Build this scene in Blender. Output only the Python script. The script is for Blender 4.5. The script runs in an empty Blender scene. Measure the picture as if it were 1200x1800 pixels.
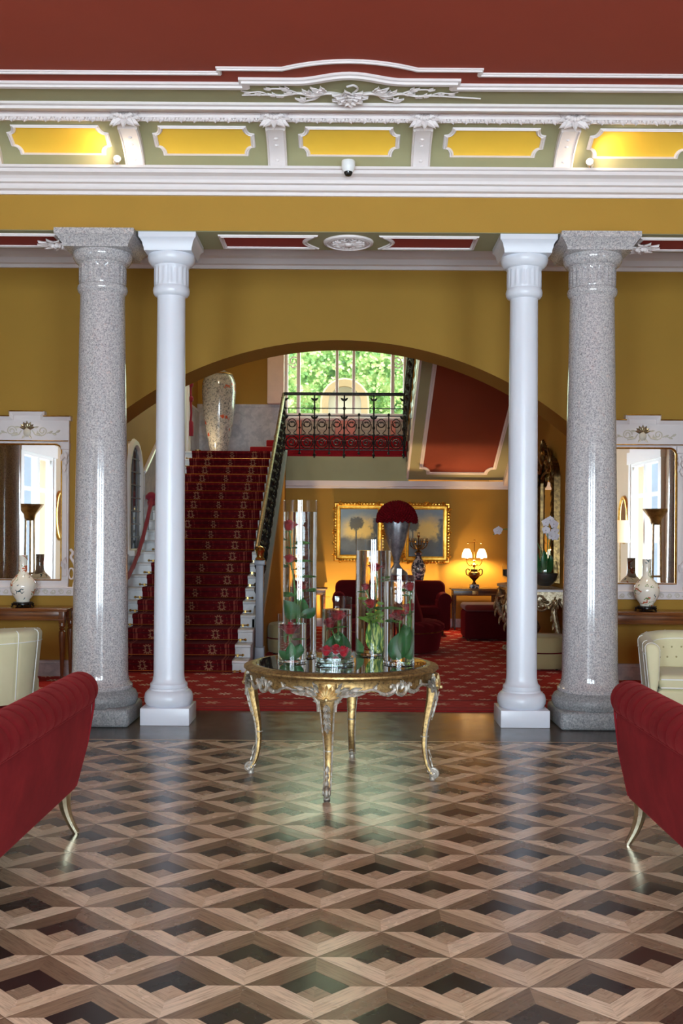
import bpy, bmesh, math, random
from math import pi, sin, cos, tan, sqrt, atan2, radians
from mathutils import Vector, Matrix, Euler

# ------------------------------------------------------------------ camera, world, light, exposure
sc = bpy.context.scene
COL = sc.collection
ROLL = 0.0065
cam_d = bpy.data.cameras.new('camera'); cam = bpy.data.objects.new('camera', cam_d); COL.objects.link(cam)
cam_d.sensor_fit = 'AUTO'; cam_d.sensor_width = 36.0; cam_d.lens = 36.4
cam_d.shift_x = -9 / 1800.0; cam_d.shift_y = 40 / 1800.0
cam_d.clip_start = 0.05; cam_d.clip_end = 200
cam.matrix_world = Matrix.Translation((0, 0, 1.6)) @ Matrix.Rotation(pi / 2, 4, 'X') @ Matrix.Rotation(ROLL, 4, 'Z')
sc.camera = cam
sc.view_settings.view_transform = 'Standard'; sc.view_settings.look = 'None'
sc.view_settings.gamma = 1.0; sc.view_settings.use_curve_mapping = False
sc.view_settings.exposure = 0.9
cy = sc.cycles
cy.max_bounces = 14; cy.diffuse_bounces = 5; cy.glossy_bounces = 5; cy.transmission_bounces = 12; cy.transparent_max_bounces = 16
cy.caustics_reflective = False; cy.caustics_refractive = True; cy.blur_glossy = 0.6
cy.sample_clamp_indirect = 5.0; cy.sample_clamp_direct = 0.0
cy.use_denoising = True; cy.denoiser = 'OPENIMAGEDENOISE'; cy.use_adaptive_sampling = True; cy.adaptive_threshold = 0.02
try: cy.denoising_input_passes = 'RGB_ALBEDO_NORMAL'
except Exception: pass

world = bpy.data.worlds.new('daylight'); sc.world = world; world.use_nodes = True
_bg = world.node_tree.nodes['Background']; _bg.inputs[0].default_value = (0.80, 0.90, 1.0, 1); _bg.inputs[1].default_value = 5.5

def area_light(name, loc, rot, sx, sy, power, color):
    d = bpy.data.lights.new(name, 'AREA'); d.shape = 'RECTANGLE'; d.size = sx; d.size_y = sy; d.energy = power; d.color = color
    o = bpy.data.objects.new(name, d); COL.objects.link(o); o.location = loc; o.rotation_euler = rot
    return o
def point_light(name, loc, power, color, r=0.05):
    d = bpy.data.lights.new(name, 'POINT'); d.energy = power; d.color = color; d.shadow_soft_size = r
    o = bpy.data.objects.new(name, d); COL.objects.link(o); o.location = loc
    return o
def spot_light(name, loc, aim, power, color, angle=100, r=0.03, blend=0.6):
    d = bpy.data.lights.new(name, 'SPOT'); d.energy = power; d.color = color; d.shadow_soft_size = r
    d.spot_size = radians(angle); d.spot_blend = blend
    o = bpy.data.objects.new(name, d); COL.objects.link(o); o.location = loc
    o.rotation_euler = (Vector(aim) - Vector(loc)).to_track_quat('-Z', 'Y').to_euler()
    return o
DAY = (0.76, 0.89, 1.0)
REAR_Y, SIDE_X = -3.2, 5.8
REAR_WINS = [-2.25, 0.0, 2.25]           # french windows in the wall behind the camera
LEFT_WIN = (2.65, 4.6); RIGHT_WIN = (1.95, 3.9)
for x in REAR_WINS:                    # daylight coming in through each window opening
    area_light('daylight_rear_window', (x, REAR_Y - 0.35, 1.75), (pi / 2, 0, 0), 1.5, 3.0, 350, DAY)
for s, (a, b) in ((-1, LEFT_WIN), (1, RIGHT_WIN)):
    area_light('daylight_side_window', (s * (SIDE_X + 0.35), (a + b) / 2, 1.7), (pi / 2, 0, s * pi / 2), b - a, 2.9, 2, DAY)
# daylight through the tall stair window
area_light('daylight_stair_window', (-0.04, 20.75, 5.3), (-pi / 2, 0, 0), 2.3, 2.8, 65, (0.82, 1.0, 0.76))

# ------------------------------------------------------------------ pixel helper for authoring
def P(x, y, d):
    xi, yi = x - 609.0, y - 940.0
    dx, dy = xi + ROLL * yi, yi - ROLL * xi
    return Vector((dx * d / 1820.0, d, 1.6 - dy * d / 1820.0))

# ------------------------------------------------------------------ material helpers
def lin(r, g, b):
    f = lambda c: (c / 255) / 12.92 if c / 255 <= 0.04045 else ((c / 255 + 0.055) / 1.055) ** 2.4
    return (f(r), f(g), f(b), 1.0)

class E:
    """A socket with arithmetic: builds Math nodes."""
    def __init__(s, t, k): s.t, s.k = t, k
    def op(s, o, *a):
        n = s.t.nodes.new('ShaderNodeMath'); n.operation = o
        for i, v in enumerate((s,) + a):
            if isinstance(v, E): s.t.links.new(v.k, n.inputs[i])
            else: n.inputs[i].default_value = v
        return E(s.t, n.outputs[0])
    def __add__(s, o): return s.op('ADD', o)
    def __sub__(s, o): return s.op('SUBTRACT', o)
    def __mul__(s, o): return s.op('MULTIPLY', o)
    def __truediv__(s, o): return s.op('DIVIDE', o)
    def rsub(s, v): return s.op('MULTIPLY', -1.0).op('ADD', v)
    def lt(s, o): return s.op('LESS_THAN', o)
    def gt(s, o): return s.op('GREATER_THAN', o)
    def mn(s, o): return s.op('MINIMUM', o)
    def mx(s, o): return s.op('MAXIMUM', o)
    def fr(s): return s.op('FRACT')
    def fl(s): return s.op('FLOOR')
    def ab(s): return s.op('ABSOLUTE')
    def sn(s): return s.op('SINE')
    def cs(s): return s.op('COSINE')
    def sq(s): return s.op('SQRT')
    def pw(s, e): return s.op('POWER', e)
    def smooth(s, a, b):
        n = s.t.nodes.new('ShaderNodeMapRange'); n.interpolation_type = 'SMOOTHSTEP'
        s.t.links.new(s.k, n.inputs[0]); n.inputs[1].default_value = a; n.inputs[2].default_value = b
        return E(s.t, n.outputs[0])

class Mat:
    def __init__(s, name, base=(0.8, 0.8, 0.8, 1), rough=0.5, metal=0.0, **kw):
        s.m = bpy.data.materials.new(name); s.m.use_nodes = True; s.t = s.m.node_tree
        s.b = s.t.nodes['Principled BSDF']; s.b.inputs['Base Color'].default_value = base
        s.b.inputs['Roughness'].default_value = rough; s.b.inputs['Metallic'].default_value = metal
        s.m.diffuse_color = base
        for k, v in kw.items(): s.b.inputs[k.replace('_', ' ')].default_value = v
    def coord(s, kind='Object'):
        return s.t.nodes.new('ShaderNodeTexCoord').outputs[kind]
    def xyz(s, sock):
        n = s.t.nodes.new('ShaderNodeSeparateXYZ'); s.t.links.new(sock, n.inputs[0])
        return [E(s.t, o) for o in n.outputs]
    def vec(s, x, y, z):
        n = s.t.nodes.new('ShaderNodeCombineXYZ')
        for i, v in enumerate((x, y, z)):
            if isinstance(v, E): s.t.links.new(v.k, n.inputs[i])
            else: n.inputs[i].default_value = v
        return n.outputs[0]
    def noise(s, scale, vec=None, detail=4, rough=0.55, out=0):
        n = s.t.nodes.new('ShaderNodeTexNoise'); n.inputs['Scale'].default_value = scale
        n.inputs['Detail'].default_value = detail; n.inputs['Roughness'].default_value = rough
        s.t.links.new(vec if vec is not None else s.coord(), n.inputs['Vector'])
        return E(s.t, n.outputs[out])
    def voro(s, scale, vec=None, out='Distance', feature='F1'):
        n = s.t.nodes.new('ShaderNodeTexVoronoi'); n.feature = feature; n.inputs['Scale'].default_value = scale
        s.t.links.new(vec if vec is not None else s.coord(), n.inputs['Vector'])
        return E(s.t, n.outputs[out])
    def white(s, vec):
        n = s.t.nodes.new('ShaderNodeTexWhiteNoise'); s.t.links.new(vec, n.inputs['Vector'])
        return E(s.t, n.outputs['Value'])
    def mix(s, f, a, b, mode='MIX'):
        n = s.t.nodes.new('ShaderNodeMix'); n.data_type = 'RGBA'; n.blend_type = mode
        for sock, v in ((n.inputs[0], f), (n.inputs[6], a), (n.inputs[7], b)):
            if isinstance(v, E): s.t.links.new(v.k, sock)
            elif isinstance(v, bpy.types.NodeSocket): s.t.links.new(v, sock)
            else: sock.default_value = v
        return n.outputs[2]
    def ramp(s, f, stops):
        n = s.t.nodes.new('ShaderNodeValToRGB'); s.t.links.new(f.k, n.inputs[0]); cr = n.color_ramp
        while len(cr.elements) < len(stops): cr.elements.new(0.5)
        for e, (p, c) in zip(cr.elements, stops): e.position = p; e.color = c
        return n.outputs[0]
    def color(s, sock): s.t.links.new(sock, s.b.inputs['Base Color']); return s
    def rough(s, e): s.t.links.new(e.k, s.b.inputs['Roughness']); return s
    def bump(s, e, strength=0.3, dist=0.01):
        n = s.t.nodes.new('ShaderNodeBump'); n.inputs['Strength'].default_value = strength; n.inputs['Distance'].default_value = dist
        s.t.links.new(e.k, n.inputs['Height']); s.t.links.new(n.outputs[0], s.b.inputs['Normal']); return s

def plain(name, rgb, rough=0.5, metal=0.0, var=0.10, nscale=6.0, bump=0.0, bscale=60, **kw):
    """A paint or cloth: one colour with a slight large-scale unevenness and an optional fine grain."""
    c = lin(*rgb); m = Mat(name, c, rough, metal, **kw)
    d = tuple(v * (1 - var) for v in c[:3]) + (1,); l = tuple(min(1, v * (1 + var)) for v in c[:3]) + (1,)
    m.color(m.mix(m.noise(nscale), d, l))
    if bump: m.bump(m.noise(bscale, detail=2), bump, 0.004)
    return m.m

# ------------------------------------------------------------------ mesh builder
class MB:
    def __init__(s): s.v = []; s.f = []
    def add(s, vs, fs):
        o = len(s.v); s.v += [Vector(v) for v in vs]; s.f += [tuple(i + o for i in f) for f in fs]; return s
    def box(s, x0, x1, y0, y1, z0, z1):
        return s.add([(x0,y0,z0),(x1,y0,z0),(x1,y1,z0),(x0,y1,z0),(x0,y0,z1),(x1,y0,z1),(x1,y1,z1),(x0,y1,z1)],
                     [(0,3,2,1),(4,5,6,7),(0,1,5,4),(1,2,6,5),(2,3,7,6),(3,0,4,7)])
    def rbox(s, x0, x1, y0, y1, z0, z1, r=0.02, seg=3):
        """A box with rounded edges."""
        b = bmesh.new(); bmesh.ops.create_cube(b, size=1)
        for v in b.verts: v.co = Vector(((x0+x1)/2 + v.co.x*(x1-x0), (y0+y1)/2 + v.co.y*(y1-y0), (z0+z1)/2 + v.co.z*(z1-z0)))
        r = min(r, 0.49*min(x1-x0, y1-y0, z1-z0))
        bmesh.ops.bevel(b, geom=list(b.edges), offset=r, segments=seg, affect='EDGES', profile=0.5)
        b.verts.index_update(); s.add([v.co.copy() for v in b.verts], [[v.index for v in f.verts] for f in b.faces]); b.free(); return s
    def prism(s, poly, off):
        n = len(poly); off = Vector(off); a = [Vector(p) for p in poly]; b = [p + off for p in a]
        return s.add(a + b, [tuple(range(n))[::-1], tuple(range(n, 2*n))] + [(i, (i+1) % n, n+(i+1) % n, n+i) for i in range(n)])
    def prof_x(s, prof, x0, x1): return s.prism([(x0, y, z) for y, z in prof], (x1-x0, 0, 0))
    def lathe(s, prof, c=(0,0,0), seg=32, mod=None, close=True):
        c = Vector(c); vs = []; fs = []; n = len(prof)
        for i in range(seg):
            a = 2*pi*i/seg
            for j, (r, z) in enumerate(prof):
                k = mod(a, j, r, z) if mod else r
                vs.append(c + Vector((k*cos(a), k*sin(a), z)))
        for i in range(seg):
            i2 = (i+1) % seg
            for j in range(n-1): fs.append((i*n+j, i2*n+j, i2*n+j+1, i*n+j+1))
        if close:
            if prof[0][0] > 1e-6: fs.append(tuple(i*n for i in range(seg))[::-1])
            if prof[-1][0] > 1e-6: fs.append(tuple(i*n+n-1 for i in range(seg)))
        return s.add(vs, fs)
    def tube(s, pts, r, seg=8, closed=False, flat=1.0, up=None):
        pts = [Vector(p) for p in pts]; n = len(pts); rr = r if isinstance(r, (list, tuple)) else [r]*n
        vs = []; fs = []; nrm = None
        for i in range(n):
            if closed: t = pts[(i+1) % n] - pts[i-1]
            else: t = pts[min(i+1, n-1)] - pts[max(i-1, 0)]
            if t.length < 1e-9: t = Vector((0,0,1))
            t.normalize()
            if up is not None: nrm = Vector(up) - t*t.dot(Vector(up))
            elif nrm is None: nrm = t.cross(Vector((0,0,1)) if abs(t.z) < 0.9 else Vector((1,0,0)))
            else: nrm = nrm - t*nrm.dot(t)
            if nrm.length < 1e-9: nrm = t.orthogonal()
            nrm.normalize(); bn = t.cross(nrm)
            for k in range(seg):
                a = 2*pi*k/seg; vs.append(pts[i] + (nrm*cos(a)*flat + bn*sin(a))*rr[i])
        for i in range(n if closed else n-1):
            i2 = (i+1) % n
            for k in range(seg): fs.append((i*seg+k, i*seg+(k+1) % seg, i2*seg+(k+1) % seg, i2*seg+k))
        if not closed: fs += [tuple(range(seg))[::-1], tuple((n-1)*seg+k for k in range(seg))]
        return s.add(vs, fs)
    def mould(s, poly, prof, mp, closed=True):
        """Runs the moulding profile [(outward offset, height)] round the 2-D outline POLY (counter-clockwise); mp(u,v,h) places it."""
        n = len(poly); m = len(prof); vs = []; fs = []
        for i in range(n):
            p = Vector(poly[i])
            a = Vector(poly[i-1]) if (closed or i > 0) else None
            b = Vector(poly[(i+1) % n]) if (closed or i < n-1) else None
            d0 = (p-a).normalized() if a is not None else (b-p).normalized()
            d1 = (b-p).normalized() if b is not None else d0
            n0 = Vector((d0.y, -d0.x)); n1 = Vector((d1.y, -d1.x)); mm = n0+n1
            mm = mm.normalized() if mm.length > 1e-6 else n1
            k = 1/max(0.35, mm.dot(n1))
            for o, h in prof:
                q = p + mm*k*o; vs.append(mp(q.x, q.y, h))
        for i in range(n if closed else n-1):
            i2 = (i+1) % n
            for j in range(m-1): fs.append((i*m+j, i*m+j+1, i2*m+j+1, i2*m+j))
            fs.append((i*m+m-1, i*m, i2*m, i2*m+m-1))
        if not closed: fs += [tuple(range(m)), tuple((n-1)*m+j for j in range(m))[::-1]]
        return s.add(vs, fs)
    def ball(s, c, r, seg=12, rings=8, rot=None):
        c = Vector(c); r = (r, r, r) if not isinstance(r, (tuple, list)) else r; vs = []; fs = []
        for j in range(rings+1):
            th = pi*j/rings
            for i in range(seg):
                a = 2*pi*i/seg; q = Vector((r[0]*sin(th)*cos(a), r[1]*sin(th)*sin(a), r[2]*cos(th)))
                vs.append(c + (rot @ q if rot else q))
        for j in range(rings):
            for i in range(seg):
                i2 = (i+1) % seg; fs.append((j*seg+i, (j+1)*seg+i, (j+1)*seg+i2, j*seg+i2))
        return s.add(vs, fs)
    def leaf(s, base, d, nrm, L, W, curl=0.2, lobes=0, fold=0.15, n=7, th=0.0):
        """A leaf blade from BASE along D; NRM is its face normal; curl bends it, lobes scallop its edge."""
        d = Vector(d).normalized(); nrm = Vector(nrm); nrm = (nrm - d*nrm.dot(d))
        nrm = nrm.normalized() if nrm.length > 1e-6 else d.orthogonal().normalized()
        sd = d.cross(nrm); vs = []; fs = []; base = Vector(base)
        for i in range(n+1):
            t = i/n; w = W*0.5*(sin(pi*min(1, t**0.75))**0.8 if 0 < t < 1 else 0.02)
            if lobes: w *= 1 - 0.28*abs(sin(pi*t*lobes))
            c = base + d*L*(t) + nrm*(-curl*L*t*t)
            for k in (-1, -0.5, 0, 0.5, 1): vs.append(c + sd*w*k + nrm*(abs(k)*fold*W*0.5))
        for i in range(n):
            for k in range(4): fs.append((i*5+k, i*5+k+1, (i+1)*5+k+1, (i+1)*5+k))
        if th:
            o = len(vs); vs2 = [v - nrm*th for v in vs]; fs2 = [tuple(o+j for j in f)[::-1] for f in fs]
            rim = [i*5 for i in range(n+1)] + [n*5+k for k in range(1, 5)] + [i*5+4 for i in range(n-1, -1, -1)] + [3, 2, 1]
            rf = [(rim[i], rim[(i+1) % len(rim)], o+rim[(i+1) % len(rim)], o+rim[i]) for i in range(len(rim))]
            vs += vs2; fs += fs2 + rf
        return s.add(vs, fs)
    def merge(s, other, M=None):
        return s.add([(M @ v if M is not None else v) for v in other.v], other.f)
    def xf(s, M): s.v = [M @ v for v in s.v]; return s
    def build(s, name, mat, parent=None, world=False, smooth=35, sub=0):
        off = Vector((0,0,0))
        if world and parent is not None:
            r = parent
            while r.parent is not None: r = r.parent
            off = r.location
        me = bpy.data.meshes.new(name); me.from_pydata([v - off for v in s.v], [], s.f); me.validate(); me.update()
        b = bmesh.new(); b.from_mesh(me); bmesh.ops.recalc_face_normals(b, faces=b.faces); b.to_mesh(me); b.free()
        me.materials.append(mat)
        if smooth:
            me.polygons.foreach_set('use_smooth', [True]*len(me.polygons)); me.set_sharp_from_angle(angle=radians(smooth))
        o = bpy.data.objects.new(name, me); COL.objects.link(o)
        if parent is not None: o.parent = parent
        if sub:
            md = o.modifiers.new('sub', 'SUBSURF'); md.levels = sub; md.render_levels = sub
        return o

def tag(o, label=None, cat=None, group=None, kind=None):
    if label: o['label'] = label
    if cat: o['category'] = cat
    if group: o['group'] = group
    if kind: o['kind'] = kind
    return o
def thing(name, label, cat, loc=(0,0,0), rz=0.0, group=None):
    o = bpy.data.objects.new(name, None); COL.objects.link(o); o.empty_display_size = 0.1
    o.location = loc; o.rotation_euler = (0,0,rz)
    return tag(o, label, cat, group)
def struct(mb, name, mat, smooth=35): return tag(mb.build(name, mat, smooth=smooth), kind='structure')
def copy_tree(o, parent=None):
    c = o.copy(); COL.objects.link(c); c.parent = parent
    for ch in list(o.children): copy_tree(ch, c)
    return c
def dup(root, loc, rz=None, label=None, scale=None):
    c = copy_tree(root); c.location = loc
    if rz is not None: c.rotation_euler = (0,0,rz)
    if label: c['label'] = label
    if scale is not None: c.scale = scale
    return c

# curves
def arc(cx, cy_, r, a0, a1, n=12): return [(cx + r*cos(a0+(a1-a0)*i/n), cy_ + r*sin(a0+(a1-a0)*i/n)) for i in range(n+1)]
def spiral(cx, cz, r0, r1, a0, turns, n=28): 
    return [(cx + (r0+(r1-r0)*i/n)*cos(a0+2*pi*turns*i/n), cz + (r0+(r1-r0)*i/n)*sin(a0+2*pi*turns*i/n)) for i in range(n+1)]
def catmull(pts, per=6, closed=False):
    pts = [Vector(p) for p in pts]; out = []; n = len(pts)
    for i in range(n if closed else n-1):
        p0 = pts[(i-1) % n] if (closed or i > 0) else pts[0]; p1 = pts[i]; p2 = pts[(i+1) % n]
        p3 = pts[(i+2) % n] if (closed or i+2 < n) else pts[-1]
        for k in range(per):
            t = k/per
            out.append(0.5*((2*p1)+(p2-p0)*t+(2*p0-5*p1+4*p2-p3)*t*t+(3*p1-p0-3*p2+p3)*t*t*t))
    if not closed: out.append(pts[-1])
    return out
def lerp(a, b, t): return a + (b-a)*t
rnd = random.Random(7)
# ------------------------------------------------------------------ materials
M = {}
M['ochre'] = plain('ochre_wall', (167, 125, 39), 0.75, var=0.06, nscale=3, bump=0.15, bscale=250)
M['yellow'] = plain('yellow_panel_paint', (240, 192, 64), 0.7, var=0.06, nscale=4, bump=0.1, bscale=220)
M['red_ceiling'] = plain('oxide_red_ceiling', (148, 55, 33), 0.8, var=0.07, nscale=3, bump=0.15, bscale=300)
M['dark_red'] = plain('dark_red_panel', (150, 46, 34), 0.8, var=0.08, nscale=5)
M['soffit_red'] = plain('soffit_red', (132, 50, 27), 0.8, var=0.07, nscale=3, bump=0.1, bscale=300)
M['sage'] = plain('grey_green_paint', (158, 153, 116), 0.8, var=0.06, nscale=5, bump=0.1, bscale=250)
M['plaster'] = plain('white_plaster', (226, 216, 215), 0.55, var=0.03, nscale=8)
M['cream'] = plain('cream_wall', (206, 186, 154), 0.8, var=0.04, nscale=3)
M['white_paint'] = plain('white_woodwork', (240, 240, 238), 0.45, var=0.02)
M['white_column'] = plain('white_column_lacquer', (216, 219, 228), 0.34, var=0.03, nscale=3)
# polished speckled granite
m = Mat('polished_granite', rough=0.13); m.b.inputs['Coat Weight'].default_value = 0.3; m.b.inputs['Coat Roughness'].default_value = 0.05
g1 = m.voro(150, out='Color'); g2 = m.noise(75, detail=6, rough=0.75); g3 = m.noise(2.0)
c = m.ramp(g2, [(0.30, lin(92, 92, 98)), (0.44, lin(158, 155, 158)), (0.56, lin(192, 187, 186)), (0.75, lin(218, 213, 212))])
c = m.mix(m.voro(95).lt(0.20), c, lin(70, 72, 80)); c = m.mix(m.noise(38, detail=3).smooth(0.60, 0.72)*0.5, c, lin(205, 178, 168))
m.color(c); M['granite'] = m.m
m = Mat('dull_granite', rough=0.5)
c = m.ramp(m.noise(70, detail=6, rough=0.75), [(0.32, lin(88, 92, 96)), (0.5, lin(138, 140, 142)), (0.7, lin(180, 178, 176))])
m.color(m.mix(m.voro(90).lt(0.18), c, lin(64, 68, 74))); m.bump(m.noise(40), 0.3, 0.006); M['granite_dull'] = m.m
# white and grey marble
m = Mat('grey_marble', rough=0.28); n1 = m.noise(2.2, detail=8, rough=0.65)
m.color(m.ramp(n1, [(0.25, lin(150, 150, 158)), (0.45, lin(196, 194, 198)), (0.52, lin(168, 168, 176)), (0.7, lin(220, 217, 218))])); M['marble'] = m.m
m = Mat('white_marble', rough=0.3); n1 = m.noise(3.0, detail=8, rough=0.6)
m.color(m.ramp(n1, [(0.25, lin(176, 180, 186)), (0.5, lin(222, 224, 226)), (0.75, lin(236, 236, 236))])); M['marble_white'] = m.m
# parquet of framed squares set on their points
D_, OX, OY = 0.5067, -0.103, 3.922
m = Mat('parquet', rough=0.22); X, Y, Z = m.xyz(m.coord())
p = (X - OX)*(1/D_); q = (Y - OY)*(1/D_); u = p + q; v = q - p; fu = u.fr(); fv = v.fr(); iu = u.fl(); iv = v.fl()
ru = fu.rsub(1.0); rv = fv.rsub(1.0); lo = fu.mn(fv); hi = ru.mn(rv); edge = lo.mn(hi)
FW = 0.255
is_frame = edge.lt(FW); lower = lo.lt(hi); small = fu.lt(0.5)*fv.lt(0.5)
along_v = fu.mn(ru).lt(fv.mn(rv))           # strip lies on a u side, grain runs along v
sid = (lower*2.0 + along_v)*is_frame + (small*1.0 + 5.0)*is_frame.rsub(1.0)
w1 = m.white(m.vec(iu, iv, sid)); w2 = m.white(m.vec(iv + 17.0, iu, sid + 3.0))
ga = m.noise(1.0, m.vec(u*46.0, v*3.2, w1*40.0), 5, 0.6); gb = m.noise(1.0, m.vec(u*3.2, v*46.0, w1*40.0), 5, 0.6)
grain = ga*along_v + gb*along_v.rsub(1.0)
light = m.mix(w1, lin(212, 189, 157), lin(232, 212, 183)); mid = m.mix(w1, lin(120, 100, 79), lin(162, 138, 111))
dark = m.mix(w1.pw(2.2), lin(42, 38, 37), lin(84, 68, 56)); inner = m.mix(w1, lin(140, 120, 98), lin(198, 174, 144))
c = m.mix(lower, mid, light); c = m.mix(is_frame, m.mix(small, dark, inner), c)
c = m.mix(0.75, c, m.ramp(grain, [(0.30, (0.42, 0.38, 0.36, 1)), (0.52, (0.92, 0.92, 0.92, 1)), (0.75, (1.12, 1.10, 1.06, 1))]), 'MULTIPLY')
seam = edge.smooth(0.0, 0.008).mn((edge - FW).ab().smooth(0.0, 0.006))
c = m.mix(seam.rsub(1.0)*0.55, c, lin(40, 30, 24)); m.color(c)
m.rough(m.noise(9, detail=3)*0.16 + w2*0.06 + 0.14); m.bump(seam + grain*0.15, 0.12, 0.002); M['parquet'] = m.m
# dark plank border between the columns
m = Mat('border_planks', rough=0.25); X, Y, Z = m.xyz(m.coord()); 
front = Y.lt(8.55); t1 = (X + (Y - 8.0)*0.55)*7.5; t2 = (X*0.55 + Y.fl()*0.7)
i1 = t1.fl()*front + (Y*5.2).fl()*front.rsub(1.0); f1 = t1.fr()*front + (Y*5.2).fr()*front.rsub(1.0)
w = m.white(m.vec(i1, front, (X*0.45 + i1*0.37).fl()*front.rsub(1.0)))
g = m.noise(1.0, m.vec(X*5.0, Y*60.0, 0.0), 4)
c = m.mix(w, lin(62, 58, 56), lin(112, 100, 88)); c = m.mix(front.rsub(1.0)*0.45, c, lin(140, 118, 96))
c = m.mix(g*0.5, c, lin(40, 36, 34)); c = m.mix(f1.smooth(0.0, 0.04).rsub(1.0)*0.8, c, lin(28, 24, 22)); m.color(c)
m.rough(m.noise(6)*0.2 + 0.12); M['planks'] = m.m
M['pale_strip'] = plain('pale_wood_strip', (196, 164, 130), 0.3)
# hall carpet: red ground, staggered flower sprays, striped border along its front edge
def flower_mask(m, X, Y, sx, sy, r0, petals=8):
    a = X*(1/sx); b = Y*(1/sy); row = b.fl(); off = (row*0.5).fr(); a = a + off
    cx = (a.fr() - 0.5)*sx; cyy = (b.fr() - 0.5)*sy
    r = (cx*cx + cyy*cyy).sq(); th = cyy.op('ARCTAN2', cx)
    k = (th*petals).cs()*0.30 + 0.70
    return r, (k*r0 - r).smooth(-0.004, 0.006), th
m = Mat('hall_carpet', rough=0.95, Specular_IOR_Level=0.1, Sheen_Weight=0.05); X, Y, Z = m.xyz(m.coord())
r, fm, th = flower_mask(m, X, Y, 0.30, 0.29, 0.080, 8)
fx = ((X*34.0).sn()*(Y*34.0).sn()).smooth(-0.2, 0.5)
base = m.mix(fx*0.45, lin(188, 38, 32), lin(210, 64, 52)); base = m.mix(m.noise(2.5)*0.35, base, lin(168, 32, 30))
hole = (r - 0.018).lt(0.0)
c = m.mix(fm*hole.rsub(1.0)*0.95, base, lin(244, 218, 196))
yy = Y - 9.39
c = m.mix(yy.lt(0.62), c, m.mix(fx*0.4, lin(180, 36, 32), lin(202, 58, 48)))
st = (yy.lt(0.05)).mx((yy - 0.15).ab().lt(0.022)).mx((yy - 0.58).ab().lt(0.03))
r2, fm2, th2 = flower_mask(m, X, Y - 9.39 - 0.20 + 0.02, 0.36, 0.36, 0.09, 6)
c = m.mix(fm2*yy.lt(0.54)*yy.gt(0.2)*0.75, c, lin(226, 180, 156))
c = m.mix(st*0.8, c, lin(120, 22, 26)); m.color(c)
m.bump(m.noise(420, detail=2), 0.5, 0.004); M['carpet'] = m.m
# stair runner: deep red with medallions and a narrow border (X across, Y+Z along the flight)
RX0, RX1 = -2.63, -1.30
m = Mat('stair_runner', rough=0.95, Specular_IOR_Level=0.1, Sheen_Weight=0.03); X, Y, Z = m.xyz(m.coord()); S = (Y + Z)*(1/0.45)
s = (S.fr() - 0.13)*0.45; xx = X - (RX0 + 1.99)      # the staircase stands at X -1.99
base = m.mix(((xx*52.0).sn()*(s*60.0).sn()).smooth(0.2, 0.8)*0.35, lin(88, 9, 18), lin(124, 34, 32))
for cxm, rr, pet in ((0.30, 0.058, 10), (0.68, 0.042, 6), (1.06, 0.058, 10)):
    dx = xx - cxm; rad = (dx*dx + s*s).sq(); th = s.op('ARCTAN2', dx); k = (th*pet).cs()*0.26 + 0.74
    ring = (k*rr - rad).smooth(-0.004, 0.004)*(rad - rr*0.35).smooth(-0.003, 0.003)
    halo = ((rad - rr*1.75).ab()).lt(0.006)*(th*16.0).sn().gt(0.0)
    base = m.mix(ring*0.40, base, lin(206, 160, 122)); base = m.mix(halo*0.25, base, lin(180, 92, 70))
e = xx.mn(xx.rsub(RX1 - RX0))
base = m.mix((e - 0.11).ab().lt(0.012)*0.35, base, lin(190, 104, 84)); base = m.mix((e - 0.075).ab().lt(0.006)*0.3, base, lin(190, 104, 84))
m.color(base); m.bump(m.noise(420, detail=2), 0.5, 0.004); M['runner'] = m.m
M['landing_carpet'] = plain('landing_carpet', (150, 26, 34), 0.95, var=0.25, nscale=30, bump=0.4, bscale=400, Specular_IOR_Level=0.1, Sheen_Weight=0.3)
# metals
def metal(name, c0, c1, rough, sc_=14, bump=0.25, dirt=None):
    m = Mat(name, lin(*c0), rough, 1.0); n = m.noise(sc_, detail=6, rough=0.7)
    c = m.mix(n.smooth(0.35, 0.65), lin(*c0), lin(*c1))
    if dirt: c = m.mix(m.noise(sc_*2.3, detail=5).smooth(0.52, 0.68)*0.8, c, lin(*dirt))
    m.color(c); m.rough(n*0.25 + (rough - 0.1)); m.bump(m.noise(sc_*5), bump, 0.002); return m.m
M['gilt'] = metal('aged_gilding', (194, 162, 108), (142, 114, 74), 0.48, 26, 0.35, dirt=(88, 76, 60))
M['gilt_grey'] = metal('silvered_carving', (194, 187, 176), (142, 134, 122), 0.55, 22, 0.4, dirt=(150, 120, 78))
M['bright_gilt'] = metal('bright_gilding', (238, 190, 88), (206, 150, 58), 0.3, 16, 0.3)
M['brass'] = metal('polished_brass', (236, 200, 122), (206, 166, 88), 0.18, 10, 0.05)
M['pale_gilt'] = metal('pale_gilding', (240, 220, 170), (204, 176, 122), 0.5, 20, 0.2)
M['rail_brass'] = metal('tarnished_rail_brass', (150, 132, 100), (112, 98, 76), 0.35, 10, 0.05)
M['brass_dull'] = metal('dull_brass', (188, 150, 92), (140, 108, 66), 0.35, 14, 0.1)
M['champagne'] = metal('champagne_leaf', (214, 204, 178), (180, 168, 138), 0.28, 18, 0.1)
M['silver'] = metal('silver', (176, 178, 184), (128, 130, 136), 0.3, 9, 0.1)
M['silver'].node_tree.nodes['Principled BSDF'].inputs['Metallic'].default_value = 0.6
M['silver_gilt'] = metal('silver_gilt_carving', (226, 212, 184), (168, 148, 116), 0.4, 26, 0.5, dirt=(110, 90, 66))
M['dark_gilt'] = metal('darkened_gilding', (150, 122, 78), (92, 74, 50), 0.34, 20, 0.4)
M['mirror'] = Mat('mirror_glass', (0.92, 0.92, 0.91, 1), 0.015, 1.0).m
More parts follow.
